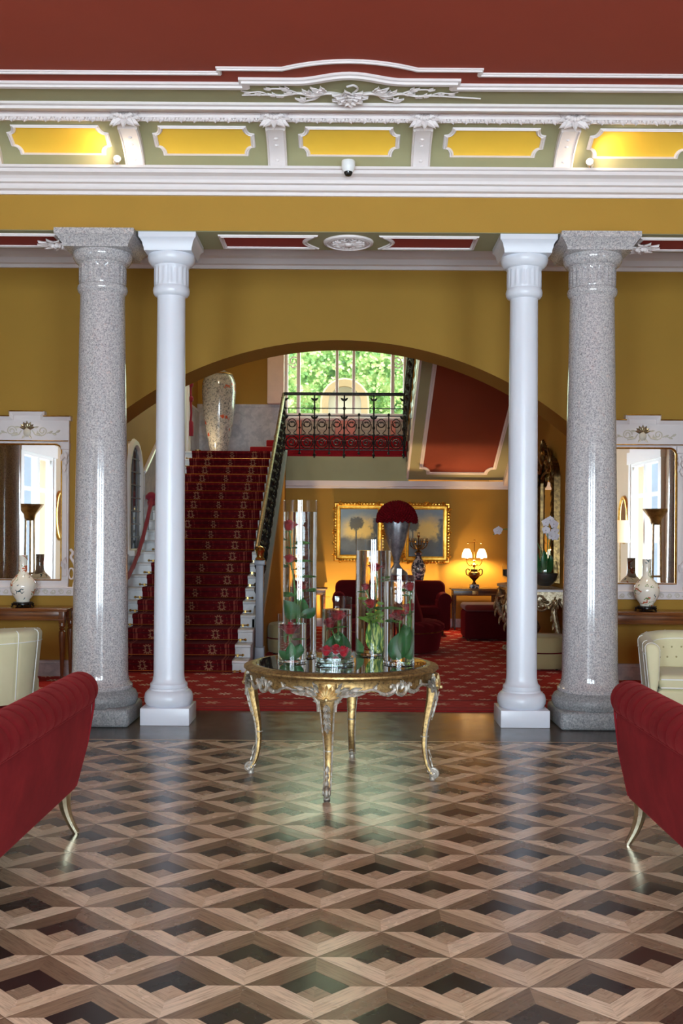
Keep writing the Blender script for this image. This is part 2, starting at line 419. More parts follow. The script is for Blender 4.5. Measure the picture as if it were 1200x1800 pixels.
m = Mat('smoked_glass_top', lin(46, 44, 46), 0.05, 0.0, Specular_IOR_Level=1.0, Coat_Weight=1.0, Coat_Roughness=0.02); M['table_glass'] = m.m
m = Mat('wrought_iron', lin(34, 35, 37), 0.5, 0.55)
n = m.noise(30, detail=3); m.color(m.mix(n.smooth(0.4, 0.7), lin(24, 25, 27), lin(60, 62, 64))); M['iron'] = m.m
M['steel_grey'] = plain('grey_stone_newel', (134, 140, 150), 0.4)
# fabrics
m = Mat('red_velvet', rough=0.85, Specular_IOR_Level=0.15, Sheen_Weight=0.18, Sheen_Roughness=0.35)
m.b.inputs['Sheen Tint'].default_value = lin(236, 96, 96)
n = m.noise(3.5, detail=6, rough=0.65); m.color(m.ramp(n, [(0.3, lin(104, 17, 25)), (0.5, lin(120, 23, 31)), (0.7, lin(136, 32, 39))])); m.bump(m.noise(500, detail=2), 0.25, 0.002); M['velvet'] = m.m
m = Mat('dark_red_velvet', rough=0.9, Specular_IOR_Level=0.1, Sheen_Weight=0.3)
m.b.inputs['Sheen Tint'].default_value = lin(220, 60, 70)
m.color(m.mix(m.noise(5), lin(64, 9, 15), lin(86, 15, 21))); M['velvet_dark'] = m.m
M['orange_velvet'] = plain('rust_velvet', (120, 34, 22), 0.9, var=0.15, Sheen_Weight=0.3)
m = Mat('cream_velvet', rough=0.85, Sheen_Weight=0.25, Specular_IOR_Level=0.2)
m.color(m.mix(m.noise(4, detail=5), lin(206, 198, 156), lin(228, 220, 184))); m.bump(m.noise(450, detail=2), 0.2, 0.002); M['cream_velvet'] = m.m
M['piping'] = plain('white_piping', (244, 244, 240), 0.7)
M['olive_velvet'] = plain('olive_cream_velvet', (168, 156, 112), 0.9, var=0.12, Sheen_Weight=0.2)
M['rope'] = plain('crimson_rope', (138, 22, 44), 0.85, var=0.2, nscale=60, Sheen_Weight=0.2)
# wood
def wood(name, a, b, rough=0.3, ax=0):
    m = Mat(name, rough=rough); X, Y, Z = m.xyz(m.coord()); k = [X*30.0, Y*30.0, Z*30.0]; k[ax] = (X, Y, Z)[ax]*2.0
    n = m.noise(1.0, m.vec(*k), 5, 0.6); m.color(m.mix(n.smooth(0.3, 0.7), lin(*a), lin(*b))); return m.m
M['walnut'] = wood('polished_walnut', (84, 46, 24), (138, 84, 42), 0.18)
M['walnut_leg'] = wood('walnut_leg', (84, 46, 24), (132, 80, 42), 0.25, 2)
M['dark_wood'] = wood('dark_wood', (44, 26, 18), (78, 46, 28), 0.3)
M['black_lacquer'] = plain('black_lacquer', (24, 18, 18), 0.2)
# glass
def thin_glass(name, tint=(0.97, 0.985, 0.985, 1), ior=1.5, extra=0.0):
    m = bpy.data.materials.new(name); m.use_nodes = True; t = m.node_tree; t.nodes.clear()
    out = t.nodes.new('ShaderNodeOutputMaterial'); mx = t.nodes.new('ShaderNodeMixShader')
    tr = t.nodes.new('ShaderNodeBsdfTransparent'); tr.inputs[0].default_value = tint
    gl = t.nodes.new('ShaderNodeBsdfGlossy'); gl.inputs['Roughness'].default_value = 0.0
    fr = t.nodes.new('ShaderNodeLayerWeight'); fr.inputs[0].default_value = 0.5
    r0 = ((ior-1)/(ior+1))**2 + extra          # Schlick's curve, the same on both sides of the wall
    k = E(t, fr.outputs['Facing']).pw(5.0)*(1 - r0) + r0
    t.links.new(k.k, mx.inputs[0])
    t.links.new(tr.outputs[0], mx.inputs[1]); t.links.new(gl.outputs[0], mx.inputs[2]); t.links.new(mx.outputs[0], out.inputs[0])
    return m
M['glass'] = thin_glass('clear_glass')
M['pane'] = thin_glass('window_pane', (0.96, 0.98, 0.98, 1), 1.45)
M['old_pane'] = plain('leaded_dark_pane', (70, 84, 96), 0.12, var=0.2)
def solid_glass(name, tint, ior):
    m = bpy.data.materials.new(name); m.use_nodes = True; t = m.node_tree; t.nodes.clear()
    out = t.nodes.new('ShaderNodeOutputMaterial'); g = t.nodes.new('ShaderNodeBsdfGlass')
    g.inputs['Color'].default_value = tint; g.inputs['Roughness'].default_value = 0.0; g.inputs['IOR'].default_value = ior
    t.links.new(g.outputs[0], out.inputs[0]); return m
M['water'] = solid_glass('water', (0.985, 0.995, 0.99, 1), 1.33)
M['glass_base'] = solid_glass('thick_glass', (0.96, 0.985, 0.98, 1), 1.45)
# plants
m = Mat('rose_petal', rough=0.6, Specular_IOR_Level=0.3, Sheen_Weight=0.2); m.color(m.mix(m.noise(30), lin(116, 7, 20), lin(176, 17, 36))); M['rose'] = m.m
m = Mat('green_leaf', rough=0.45, Specular_IOR_Level=0.4); m.color(m.mix(m.noise(24), lin(34, 84, 34), lin(78, 140, 58))); M['leaf'] = m.m
m = Mat('bright_leaf', rough=0.45); m.color(m.mix(m.noise(18), lin(92, 150, 50), lin(160, 196, 84))); M['leaf_bright'] = m.m
m = Mat('dark_broad_leaf', rough=0.35); m.color(m.mix(m.noise(8), lin(14, 72, 36), lin(34, 112, 52))); M['leaf_dark'] = m.m
m = Mat('variegated_leaf', rough=0.4); X, Y, Z = m.xyz(m.coord()); m.color(m.mix(m.noise(1.0, m.vec(X*90.0, Y*90.0, Z*6.0)).smooth(0.45, 0.6), lin(40, 116, 40), lin(196, 214, 96))); M['leaf_var'] = m.m
M['stem'] = plain('rose_stem', (84, 128, 62), 0.5)
M['orchid'] = plain('orchid_petal', (240, 236, 244), 0.6)
m = Mat('dome_roses', rough=0.9, Specular_IOR_Level=0.1); m.color(m.mix(m.noise(60, detail=3), lin(74, 4, 11), lin(122, 10, 22))); M['dome'] = m.m
m = Mat('ivy_leaf', rough=0.5); m.color(m.ramp(m.noise(3.5, detail=5), [(0.3, lin(48, 92, 40)), (0.46, lin(116, 160, 78)), (0.58, lin(184, 206, 124)), (0.70, lin(232, 226, 164))])); M['ivy'] = m.m
M['stone'] = plain('garden_stone', (176, 150, 112), 0.8, var=0.1)
M['pale_stone'] = plain('pale_garden_stone', (196, 190, 172), 0.8, var=0.05)
# porcelain with dragons in rust, green and blue
m = Mat('painted_porcelain', rough=0.12, Coat_Weight=0.4)
n1 = m.noise(5.5, detail=2, out=0); n2 = m.noise(9.0, m.vec(*[a*1.0 + 3.7 for a in m.xyz(m.coord())]), 2); n3 = m.noise(7.0, m.vec(*[a*1.0 + 9.1 for a in m.xyz(m.coord())]), 2)
c = m.mix(((n1 - 0.52).ab()).lt(0.020)*n3.gt(0.52), lin(246, 238, 222), lin(200, 108, 76))
c = m.mix(((n2 - 0.50).ab()).lt(0.022)*n3.lt(0.40), c, lin(52, 84, 92)); c = m.mix(((n3 - 0.60).ab()).lt(0.008), c, lin(120, 150, 90)); m.color(c); M['porcelain'] = m.m
# tall mosaic-like vase
m = Mat('mottled_enamel', rough=0.15, Coat_Weight=0.5)
c = m.ramp(m.noise(26, detail=8, rough=0.8), [(0.34, lin(58, 58, 62)), (0.46, lin(142, 142, 142)), (0.54, lin(196, 192, 186)), (0.66, lin(132, 116, 102)), (0.8, lin(212, 206, 198))])
c = m.mix(m.noise(4.2, detail=4).smooth(0.60, 0.66), c, lin(190, 86, 56)); m.color(c); M['enamel'] = m.m
m = Mat('blue_white_porcelain', rough=0.15); m.color(m.mix(m.noise(22, detail=4).gt(0.52), lin(60, 66, 84), lin(190, 192, 200))); M['bluewhite'] = m.m
M['plastic'] = plain('white_plastic', (238, 238, 238), 0.35, var=0.01)
M['black_gloss'] = Mat('black_dome', lin(14, 14, 16), 0.06).m
M['pebbles'] = plain('dark_pebbles', (58, 56, 52), 0.5, var=0.5, nscale=90)
def glow(name, rgb, e, base=(0.9, 0.85, 0.75, 1)):
    m = Mat(name, base, 0.6); m.b.inputs['Emission Color'].default_value = lin(*rgb); m.b.inputs['Emission Strength'].default_value = e; return m.m
M['shade_lit'] = glow('lit_glass_shade', (255, 214, 150), 3.2)
M['shade_linen'] = glow('lit_linen_shade', (255, 206, 130), 0.35)
M['led'] = glow('lit_led', (255, 240, 214), 12)
# painted landscapes (local X across 0..1, Z up 0..1 after normalising in the mesh's own coordinates)
def canvas(name, w, h, tx, seed):
    m = Mat(name, rough=0.45); X, Y, Z = m.xyz(m.coord()); x = X*(1/w) + 0.5; z = Z*(1/h)
    x = x + 0.0; nz = m.noise(4.0, m.vec(x*1.0, z*1.4, seed), 6, 0.65)
    dx = (x - 0.55); dz = (z - 0.50)
    glowf = ((dx*dx*1.1 + dz*dz*3.0).sq() + (nz - 0.5)*0.35).smooth(0.80, 0.22)
    c = m.mix(glowf, lin(128, 150, 164), lin(255, 226, 120))
    hill = (z + (nz - 0.5)*0.30).smooth(0.46, 0.30); c = m.mix(hill*0.95, c, m.mix(nz, lin(44, 50, 56), lin(106, 112, 110)))
    tdx = x - tx; crown = ((tdx*tdx*5.2 + (z - 0.68)*(z - 0.68)*9.0).sq() + (m.noise(11.0, m.vec(x, z*1.2, seed + 4.0), 4, 0.7) - 0.5)*0.55).smooth(0.50, 0.36)
    trunk = (tdx + (nz - 0.5)*0.04).ab().lt(0.018)*z.gt(0.25)*z.lt(0.66)
    c = m.mix(crown.mx(trunk)*0.92, c, m.mix(nz, lin(38, 48, 46), lin(84, 84, 64)))
    side = ((x - 1.0 + tx*0.0).ab() + (m.noise(9.0, m.vec(x, z, seed + 8.0), 4) - 0.5)*0.5).smooth(0.22, 0.06)
    c = m.mix(side*z.lt(0.8)*0.9, c, lin(66, 78, 88)); m.color(c); return m.m

M['pale_relief'] = plain('pale_gilded_plaster', (206, 196, 180), 0.5, var=0.15, nscale=40)

M['sky_screen'] = plain('grey_sky_screen', (78, 90, 102), 0.9, var=0.35, nscale=1.5)  # dark grey for the added screens that dim the side windows

M['gilt_grey'].node_tree.nodes['Principled BSDF'].inputs['Metallic'].default_value = 0.65
# ================================================================== SETTING
AW, AT = 11.5, 0.64                    # wall with the arch: front face and thickness
HW_L, HW_R, HB = -2.95, 2.79, 17.9     # stair hall: left wall, right wall, lower back wall
CEIL = 4.88
# floors
struct(MB().box(-SIDE_X, SIDE_X, REAR_Y, 8.02, -0.1, 0), 'floor', M['parquet'])
struct(MB().box(-SIDE_X, SIDE_X, 8.02, 8.045, -0.1, 0.0), 'trim_1', M['pale_strip'])
struct(MB().box(-SIDE_X, SIDE_X, 8.045, 9.9, -0.1, 0.0), 'floor_border', M['planks'])
cp = MB().box(-SIDE_X, SIDE_X, 9.39, AW, -0.05, 0.012).box(HW_L, HW_R, AW, HB, -0.05, 0.012)
struct(cp, 'floor_carpet', M['carpet'])
# outer walls of the front room
def wall_with_holes(axis, at, th, lo, hi, holes, ztop, z0=0.0):
    """A wall along X (axis 'x') or along Y, with rectangular holes (a, b, zb, zt)."""
    mb = MB(); cur = lo
    def bx(a, b, c, d):
        if axis == 'x': mb.box(a, b, min(at, at+th), max(at, at+th), c, d)
        else: mb.box(min(at, at+th), max(at, at+th), a, b, c, d)
    for a, b, zb, zt in sorted(holes):
        bx(cur, a, z0, ztop)
        if zb > z0: bx(a, b, z0, zb)
        bx(a, b, zt, ztop); cur = b
    bx(cur, hi, z0, ztop); return mb
struct(wall_with_holes('x', REAR_Y, -0.25, -SIDE_X, SIDE_X, [(x-0.75, x+0.75, 0.15, 3.25) for x in REAR_WINS], CEIL), 'wall_rear', M['cream'])
struct(wall_with_holes('y', -SIDE_X, -0.25, REAR_Y, AW, [LEFT_WIN + (0.15, 3.1)], 5.3), 'wall_left', M['cream'])
struct(wall_with_holes('y', SIDE_X, 0.25, REAR_Y, AW, [RIGHT_WIN + (0.15, 3.1)], 5.3), 'wall_right', M['cream'])
# windows of the front room (behind the camera and, in the mirrors, at the sides)
def french_window(n, mp, a, b, zb, zt):
    """mp(u, h, z): u along the wall, h into the room."""
    w = MB(); fr = 0.10; step = [0]
    def bar(u0, u1, z0, z1, h0=-0.06, h1=0.05):
        step[0] += 1; h1 += 0.0012*step[0]; h0 -= 0.0007*step[0]      # no two members share a face
        w.prism([mp(u0, h0, z0), mp(u1, h0, z0), mp(u1, h0, z1), mp(u0, h0, z1)], mp(0, h1, 0) - mp(0, h0, 0))
    bar(a-0.12, a+0.02, 0, zt+0.02, -0.02, 0.07); bar(b-0.02, b+0.12, 0, zt+0.02, -0.02, 0.07)
    bar(a-0.16, b+0.16, zt-0.04, zt+0.20, -0.02, 0.09); bar(a-0.06, b+0.06, zt+0.20, zt+0.34, -0.02, 0.06)
    bar(a, b, zb, zb+0.35); bar((a+b)/2-0.06, (a+b)/2+0.06, zb, zt); bar(a, a+fr, zb, zt); bar(b-fr, b, zb, zt); bar(a, b, zt-fr, zt)
    bar(a, b, zt-0.72, zt-0.66)
    for s in (a, b): w.merge(MB().tube([mp(s+(0.02 if s == a else -0.02)+(0.22 if s == a else -0.22)*(1-cos(t*pi/10)), 0.0, zt-0.1-0.25+0.25*sin(t*pi/10)) for t in range(6)], 0.03, 6))
    o = struct(w, 'window_%d' % n, M['white_paint'])
    pn = MB().prism([mp(a, -0.01, zb), mp(b, -0.01, zb), mp(b, -0.01, zt), mp(a, -0.01, zt)], mp(0, 0.004, 0) - mp(0, 0, 0))
    pn.build('pane', M['pane'], o, smooth=0)
for i, x in enumerate(REAR_WINS):
    french_window(i+1, lambda u, h, z: Vector((u, REAR_Y + h, z)), x-0.75, x+0.75, 0.15, 3.25)
french_window(4, lambda u, h, z: Vector((-SIDE_X + h, u, z)), LEFT_WIN[0], LEFT_WIN[1], 0.15, 3.1)
french_window(5, lambda u, h, z: Vector((SIDE_X - h, u, z)), RIGHT_WIN[0], RIGHT_WIN[1], 0.15, 3.1)
for sx in (-1, 1):                      # added screens that hide the bright sky outside the side windows
    struct(MB().box(*sorted((sx*9.5, sx*9.8)), -24.0, 11.0, -0.1, 5.5), 'added_sky_screen', M['sky_screen'])
# ceilings
struct(MB().box(-SIDE_X, SIDE_X, REAR_Y, 8.13, CEIL, CEIL+0.12), 'ceiling', M['red_ceiling'])
struct(MB().box(-SIDE_X, SIDE_X, 9.10, AW, 4.98, 5.1), 'ceiling_aisle', M['red_ceiling'])

# the beam on the columns: ochre face, decorated soffit
B0, B1, BZ = 8.57, 9.12, 4.105
struct(MB().box(-SIDE_X, SIDE_X, B0, B1, BZ+0.004, 5.3), 'beam', M['ochre'])
struct(MB().box(-SIDE_X, SIDE_X, B0+0.006, B1-0.002, BZ, BZ+0.004), 'trim_2', M['sage'])
# white cornice above the ochre frieze
struct(MB().prof_x([(B0+0.02, 4.395), (8.545, 4.395), (8.54, 4.42), (8.50, 4.425), (8.49, 4.44), (8.485, 4.462), (8.455, 4.468), (8.45, 4.492), (8.43, 4.512), (8.40, 4.522),
                    (8.385, 4.526), (8.382, 4.552), (8.36, 4.556), (8.358, 4.576), (8.52, 4.58), (B0+0.02, 4.58)], -SIDE_X, SIDE_X), 'trim_3', M['plaster'], 25)
# the cove
CA, CB, TMAX = 0.44, 0.26, radians(85)
def cove(X, s, h=0.0):
    t = s*TMAX; Y = 8.5 - CA*(1-cos(t)); Z = 4.57 + CB*sin(t)
    ny, nz = -cos(t)/CA, -sin(t)/CB
    # outward (towards the room) normal of the hollow curve
    l = sqrt(ny*ny + nz*nz); return Vector((X, Y + h*ny/l, Z + h*nz/l))
cv = MB(); n = 20; vs = []; fs = []
for i in range(n+1):
    for x in (-SIDE_X, SIDE_X): vs.append(cove(x, i/n))
for i in range(n+1):
    for x in (-SIDE_X, SIDE_X): vs.append(cove(x, i/n, -0.05))
for i in range(n):
    fs.append((2*i, 2*i+1, 2*i+3, 2*i+2)); o = 2*(n+1); fs.append((o+2*i, o+2*i+2, o+2*i+3, o+2*i+1))
fs += [(0, 2*(n+1), 2*(n+1)+1, 1), (2*n, 2*n+1, 4*n+3, 4*n+2)]
struct(cv.add(vs, fs), 'trim_4', M['sage'], 60)
# plaster band with hanging leaves between cove and ceiling
bd = MB().prof_x([(8.14, 4.84), (8.10, 4.822), (8.085, 4.822), (8.08, 4.838), (8.062, 4.842), (8.058, 4.862), (8.045, 4.866), (8.042, CEIL+0.01), (8.14, CEIL+0.01)], -SIDE_X, SIDE_X)
k = 0
x = -3.3
while x < 3.3:
    L = 0.030 + 0.012*(k % 3 == 0)
    bd.leaf((x, 8.072, 4.846), (0.35*(1 if k % 2 else -1), -0.15, -1), (0, -1, 0.1), L+0.02, 0.034, -0.3, 2, 0.3, 5, 0.006)
    bd.ball((x+0.022, 8.07, 4.834), (0.010, 0.008, 0.012), 6, 4); x += 0.044; k += 1
struct(bd, 'trim_5', M['plaster'], 50)
# panels between the brackets
def notched(hw, u0, u1, rx, ru, n=6):
    """Counter-clockwise rectangle with hollow (concave) corners."""
    pts = []
    for cx, cu, a0 in ((hw, u0, pi), (hw, u1, -pi/2), (-hw, u1, 0), (-hw, u0, pi/2)):
        for i in range(n+1):
            a = a0 - (pi/2)*i/n
            pts.append((cx + rx*cos(a), cu + ru*sin(a)))
    return pts
def panel_surface(poly, mp, rows=14):
    """Fill a symmetric outline by horizontal rows (follows the curve of the cove)."""
    us = sorted(set(round(p[1], 5) for p in poly)); u0, u1 = us[0], us[-1]
    levels = sorted(set(us + [u0+(u1-u0)*i/rows for i in range(rows+1)]))
    def halfw(u):
        best = 0
        for i in range(len(poly)):
            a, b = poly[i], poly[(i+1) % len(poly)]
            if min(a[1], b[1]) - 1e-6 <= u <= max(a[1], b[1]) + 1e-6:
                for p in ((a,) if abs(a[1]-b[1]) < 1e-6 else ()): best = max(best, abs(p[0]), abs(b[0]))
                if abs(a[1]-b[1]) > 1e-6: best = max(best, abs(a[0]+(b[0]-a[0])*(u-a[1])/(b[1]-a[1])))
        return best
    return [(halfw(u), u) for u in levels]
CP = [-2.33, -1.165, 0.0, 1.165, 2.33]
tn = 6
for xc in CP:
    poly = notched(0.375, 0.35, 0.855, 0.058, 0.15)
    rows = panel_surface(poly, None); vs = []; fs = []
    for hw, u in rows: vs += [cove(xc-hw, u, 0.003), cove(xc+hw, u, 0.003)]
    for i in range(len(rows)-1): fs.append((2*i, 2*i+1, 2*i+3, 2*i+2))
    struct(MB().add(vs, fs), 'trim_%d' % tn, M['yellow'], 60); tn += 1
    fr = MB().mould(poly, [(-0.004, 0.002), (-0.002, 0.012), (0.010, 0.02), (0.016, 0.012), (0.026, 0.014), (0.034, 0.002)],
                    lambda u, v, h, xc=xc: cove(xc + u, v, h) if True else None)
    struct(fr, 'trim_%d' % tn, M['plaster'], 40); tn += 1
# mouldings on the ceiling
def ceil_line(pts, w, hgt, name):
    mp = lambda u, v, h: Vector((u, v, CEIL - h))
    prof = [(-w/2, -0.004), (-w/2, hgt*0.5), (-w/4, hgt), (w/5, hgt), (w/4, hgt*0.6), (w/2, hgt*0.5), (w/2, -0.004)]
    return struct(MB().mould(pts, prof, mp, closed=False), name, M['plaster'], 40)
def sym(half): return [(-x, y) for x, y in half[::-1]] + half[(1 if half[0][0] == 0 else 0):]
outer = [(0.475*sin(t*pi/16)/1.0, 7.155 + 0.125*(1-cos(t*pi/8))/2) for t in range(9)]
outer = sym(outer + [(0.925, 7.28), (0.925, 7.352), (SIDE_X, 7.352)])
ceil_line(outer, 0.034, 0.022, 'trim_%d' % tn); tn += 1
inner = [(0.39*t/8, 7.37 + 0.10*(1-cos(t*pi/8))/2) for t in range(9)]
inner = sym(inner + [(0.765, 7.47), (0.765, 7.548), (SIDE_X, 7.548)])
ceil_line(inner, 0.072, 0.036, 'trim_%d' % tn); tn += 1
ceil_line([(-SIDE_X, 7.912), (SIDE_X, 7.912)], 0.11, 0.045, 'trim_%d' % tn); tn += 1
# the grey-green field between the two mouldings
poly = [(x, y, CEIL-0.003) for x, y in inner] + [(SIDE_X, 7.90, CEIL-0.003), (-SIDE_X, 7.90, CEIL-0.003)]
gf = MB()
ii = inner
for i in range(len(ii)-1):
    a, b = ii[i], ii[i+1]
    if abs(a[0]-b[0]) > 1e-6: gf.add([(a[0], a[1], CEIL-0.003), (b[0], b[1], CEIL-0.003), (b[0], 7.90, CEIL-0.003), (a[0], 7.90, CEIL-0.003)], [(0, 1, 2, 3)])
struct(gf, 'trim_%d' % tn, M['sage'], 0); tn += 1
# soffit of the beam: red panels in white frames, round rosette between them
def soffit_panel(poly, name):
    global tn
    z = BZ
    cx = sum(p[0] for p in poly)/len(poly); cyy = sum(p[1] for p in poly)/len(poly)
    struct(MB().prism([(x, y, z-0.002) for x, y in poly], (0, 0, 0.004)), 'trim_%d' % tn, M['dark_red'], 0); tn += 1
    struct(MB().mould(poly, [(-0.006, -0.002), (-0.004, 0.010), (0.012, 0.018), (0.018, 0.010), (0.032, 0.012), (0.036, -0.002)], lambda u, v, h: Vector((u, v, z-h))), 'trim_%d' % tn, M['plaster'], 40); tn += 1
ya, yb = 8.70, 9.02
for sx in (1, -1):
    pts = [(1.06, ya), (1.06, yb)] + [(0.32+0.07*sin(pi*t/8), lerp(yb, ya, t/8)) for t in range(9)]
    pts = [(x*sx, y) for x, y in pts]
    if sx < 0: pts = pts[::-1]
    soffit_panel(pts, None)
    pts = [(2.48, ya), (4.0, ya), (4.0, yb), (2.48, yb)]
    pts = [(x*sx, y) for x, y in pts]
    if sx < 0: pts = pts[::-1]
    soffit_panel(pts, None)

# wall with the flat arch
ACX, AR, AZ, AH = -0.08, 4.02, 3.76, 2.87
def arch_z(x): return AZ - AR + sqrt(max(0, AR*AR - (x-ACX)**2))
xs = [ACX + AH*sin(pi/2*i/24) if False else ACX - AH + 2*AH*i/48 for i in range(49)]
TOPW = 6.7
aw = MB().box(-SIDE_X-0.25, ACX-AH, AW, AW+AT, 0, TOPW).box(ACX+AH, SIDE_X+0.25, AW, AW+AT, 0, TOPW)
vs = []; fs = []
for x in xs:
    z = arch_z(x); vs += [(x, AW, z), (x, AW, TOPW), (x, AW+AT, TOPW), (x, AW+AT, z)]
for i in range(len(xs)-1):
    a, b = 4*i, 4*i+4
    fs += [(a, b, b+1, a+1), (a+1, b+1, b+2, a+2), (a+2, b+2, b+3, a+3), (a+3, b+3, b, a)]
fs += [(0, 1, 2, 3), tuple(4*(len(xs)-1)+k for k in (3, 2, 1, 0))]
struct(aw.add(vs, fs), 'wall_arch', M['ochre'], 30)
# cornice on that wall and stone skirting
struct(MB().prof_x([(AW+0.01, 4.54), (AW-0.03, 4.54), (AW-0.04, 4.575), (AW-0.075, 4.585), (AW-0.085, 4.64), (AW-0.12, 4.66), (AW-0.15, 4.72), (AW-0.17, 4.73), (AW-0.18, 4.98), (AW+0.01, 4.98)], -SIDE_X, SIDE_X), 'trim_40', M['plaster'], 25)
for s, nm in ((-1, 'baseboard_left'), (1, 'baseboard_right')):
    a, b = (-SIDE_X, ACX-AH) if s < 0 else (ACX+AH, SIDE_X)
    struct(MB().prof_x([(AW, 0), (AW-0.03, 0), (AW-0.03, 0.15), (AW-0.022, 0.155), (AW-0.02, 0.185), (AW, 0.19)], a, b), nm, M['marble'])

# ------------------------------------------------------------------ stair hall shell
Z2 = 6.6
LW = MB().box(HW_L-0.25, HW_L, AW+AT, 13.93, 0, Z2).box(HW_L-0.25, HW_L, 14.78, 20.65, 0, Z2).box(HW_L-0.25, HW_L, 13.93, 14.78, 0, 1.42).box(HW_L-0.25, HW_L, 13.93, 14.78, 2.86, Z2)
struct(LW, 'wall_hall_left', M['ochre'])
struct(MB().box(HW_R, HW_R+0.25, AW+AT, 20.65, 0, Z2), 'wall_hall_right', M['ochre'])
struct(MB().box(HW_L, HW_R, 20.4, 20.65, 0, 3.91).box(HW_L, -1.24, 20.4, 20.65, 3.91, Z2).box(1.16, HW_R, 20.4, 20.65, 3.91, Z2), 'wall_back', M['ochre'])
struct(MB().box(HW_L-0.25, HW_R+0.25, AW+AT, 20.65, Z2, Z2+0.15), 'ceiling_hall', M['cream'])
struct(MB().box(-1.12, HW_R, HB, HB+0.2, 0, 2.53), 'wall_hall_back', M['ochre'])
# landing slab with its grey-green fascia, white cornice below it
struct(MB().box(HW_L, HW_R, HB, 20.4, 2.80, 2.985), 'floor_landing', M['landing_carpet'])
struct(MB().box(-1.10, 1.06, HB-0.03, HB+0.15, 2.53, 2.95), 'trim_41', M['sage'])
cr = [(HB, 2.40), (HB-0.03, 2.40), (HB-0.04, 2.43), (HB-0.07, 2.44), (HB-0.09, 2.50), (HB-0.10, 2.53), (HB, 2.53)]
struct(MB().prof_x(cr, -1.06, HW_R), 'trim_42', M['plaster'], 25)
struct(MB().box(-1.06, HW_R-0.0, HB-0.02, HB, 0, 0.16), 'baseboard_hall', M['marble'])
# left wall: arched niche window, marble dado climbing with the stairs
NST = 20; R_, T_ = 0.15, 0.30; S0 = 11.89
def stair_z(y): return max(0.0, (y - S0)/T_*R_)
dd = MB()
def dado(y0, y1, z0f, z1f):
    x0, x1 = HW_L - 0.01, HW_L + 0.045
    q = [(x1, y0, z0f(y0)), (x1, y1, z0f(y1)), (x1, y1, z1f(y1)), (x1, y0, z1f(y0))]
    dd.prism(q, (x0-x1, 0, 0))
dado(12.14, 13.80, lambda y: 0, lambda y: min(1.32, stair_z(y)+0.98)); dado(13.80, 14.90, lambda y: 0, lambda y: 1.32)
dado(14.90, HB, lambda y: 0.5, lambda y: stair_z(y)+0.98); dado(HB, 20.4, lambda y: 2.9, lambda y: 4.0)
o_d = struct(dd, 'trim_43', M['marble'])
dl = MB().tube([(HW_L+0.045, 14.90, stair_z(14.9)+0.98), (HW_L+0.045, HB, 3.98), (HW_L+0.045, 20.38, 4.0)], 0.022, 6)
struct(dl, 'trim_44', M['marble_white'])
struct(MB().box(HW_L, -1.24, 20.36, 20.4, 2.985, 4.14).box(HW_L, -1.24, 20.34, 20.4, 4.10, 4.15), 'trim_45', M['marble'])
def arch_poly(y0, y1, zb, zs, n=12):
    c = (y0+y1)/2; r = (y1-y0)/2
    return [(y0, zb), (y1, zb)] + [(c + r*cos(pi*i/n), zs + r*sin(pi*i/n)) for i in range(n+1)]
pl = arch_poly(13.95, 14.76, 1.36, 2.42)
wn = MB().mould(pl, [(-0.03, -0.20), (-0.03, 0.02), (0.0, 0.045), (0.06, 0.04), (0.09, 0.0), (0.09, -0.20)], lambda u, v, h: Vector((HW_L+h, u, v)))
wn.box(HW_L-0.01, HW_L+0.12, 13.84, 14.87, 1.30, 1.37)
wn = struct(wn, 'window_6', M['white_paint'])
pn = MB().prism([(HW_L+0.005, y, z) for y, z in pl], (-0.02, 0, 0)).build('pane', M['old_pane'], wn, smooth=0)
lead = MB()
for z in [1.55 + 0.18*i for i in range(7)]: lead.box(HW_L+0.002, HW_L+0.016, 13.95, 14.76, z-0.008, z+0.008)
for y in (14.22, 14.49): lead.box(HW_L+0.002, HW_L+0.016, y-0.008, y+0.008, 1.36, 2.78)
lead.build('glazing_bars', M['steel_grey'], wn)
# white door case on the upper left wall
struct(MB().rbox(HW_L, HW_L+0.10, 17.2, 18.6, 3.0, 5.0, 0.02).rbox(HW_L, HW_L+0.14, 17.25, 17.5, 3.0, 5.05, 0.02).rbox(HW_L, HW_L+0.14, 18.35, 18.6, 3.0, 5.05, 0.02), 'trim_46', M['white_paint'])
# steps up to the tall window
st = MB()
for k_, (xl, y0) in enumerate(((-1.72, 18.30), (-1.46, 18.66), (-1.36, 19.22))):
    st.rbox(xl, 1.10, y0, 20.4, 2.98+0.15*k_, 3.0+0.15*(k_+1), 0.02, 2)
struct(st, 'floor_upper_steps', M['landing_carpet'])
# tall window at the head of the stairs
wb = MB()
ZS, ZT = 3.91, Z2-0.35
for xc, hw in ((-0.97, 0.035), (0.89, 0.035), (-0.21, 0.03), (0.12, 0.03)): wb.rbox(xc-hw, xc+hw, 20.42, 20.52, ZS, ZT, 0.012)
for xa, xb in ((-1.24, -1.18), (1.10, 1.16)): wb.rbox(xa, xb, 20.40, 20.54, ZS, ZT, 0.012)
wb.rbox(-1.24, 1.16, 20.40, 20.54, ZS-0.02, ZS+0.08, 0.012).rbox(-1.24, 1.16, 20.42, 20.52, ZT-0.1, ZT, 0.012).rbox(-1.24, 1.16, 20.28, 20.42, ZS-0.07, ZS-0.01, 0.02)
for xa, xb, sg in ((-1.18, -1.00, 1), (0.92, 1.10, -1)):
    cx = (xa+xb)/2
    pts = [(lerp(xa, xb, 0.0 if sg > 0 else 1), 20.47, 4.98), (cx, 20.47, 4.90)] + [(cx + sg*0.02 + x, 20.47, 5.02 + z) for x, z in spiral(0, 0, 0.12, 0.03, -pi/2, 1.25*sg, 24)]
    wb.tube(pts, 0.014, 6)
wnd = struct(wb, 'window_7', M['plaster'])
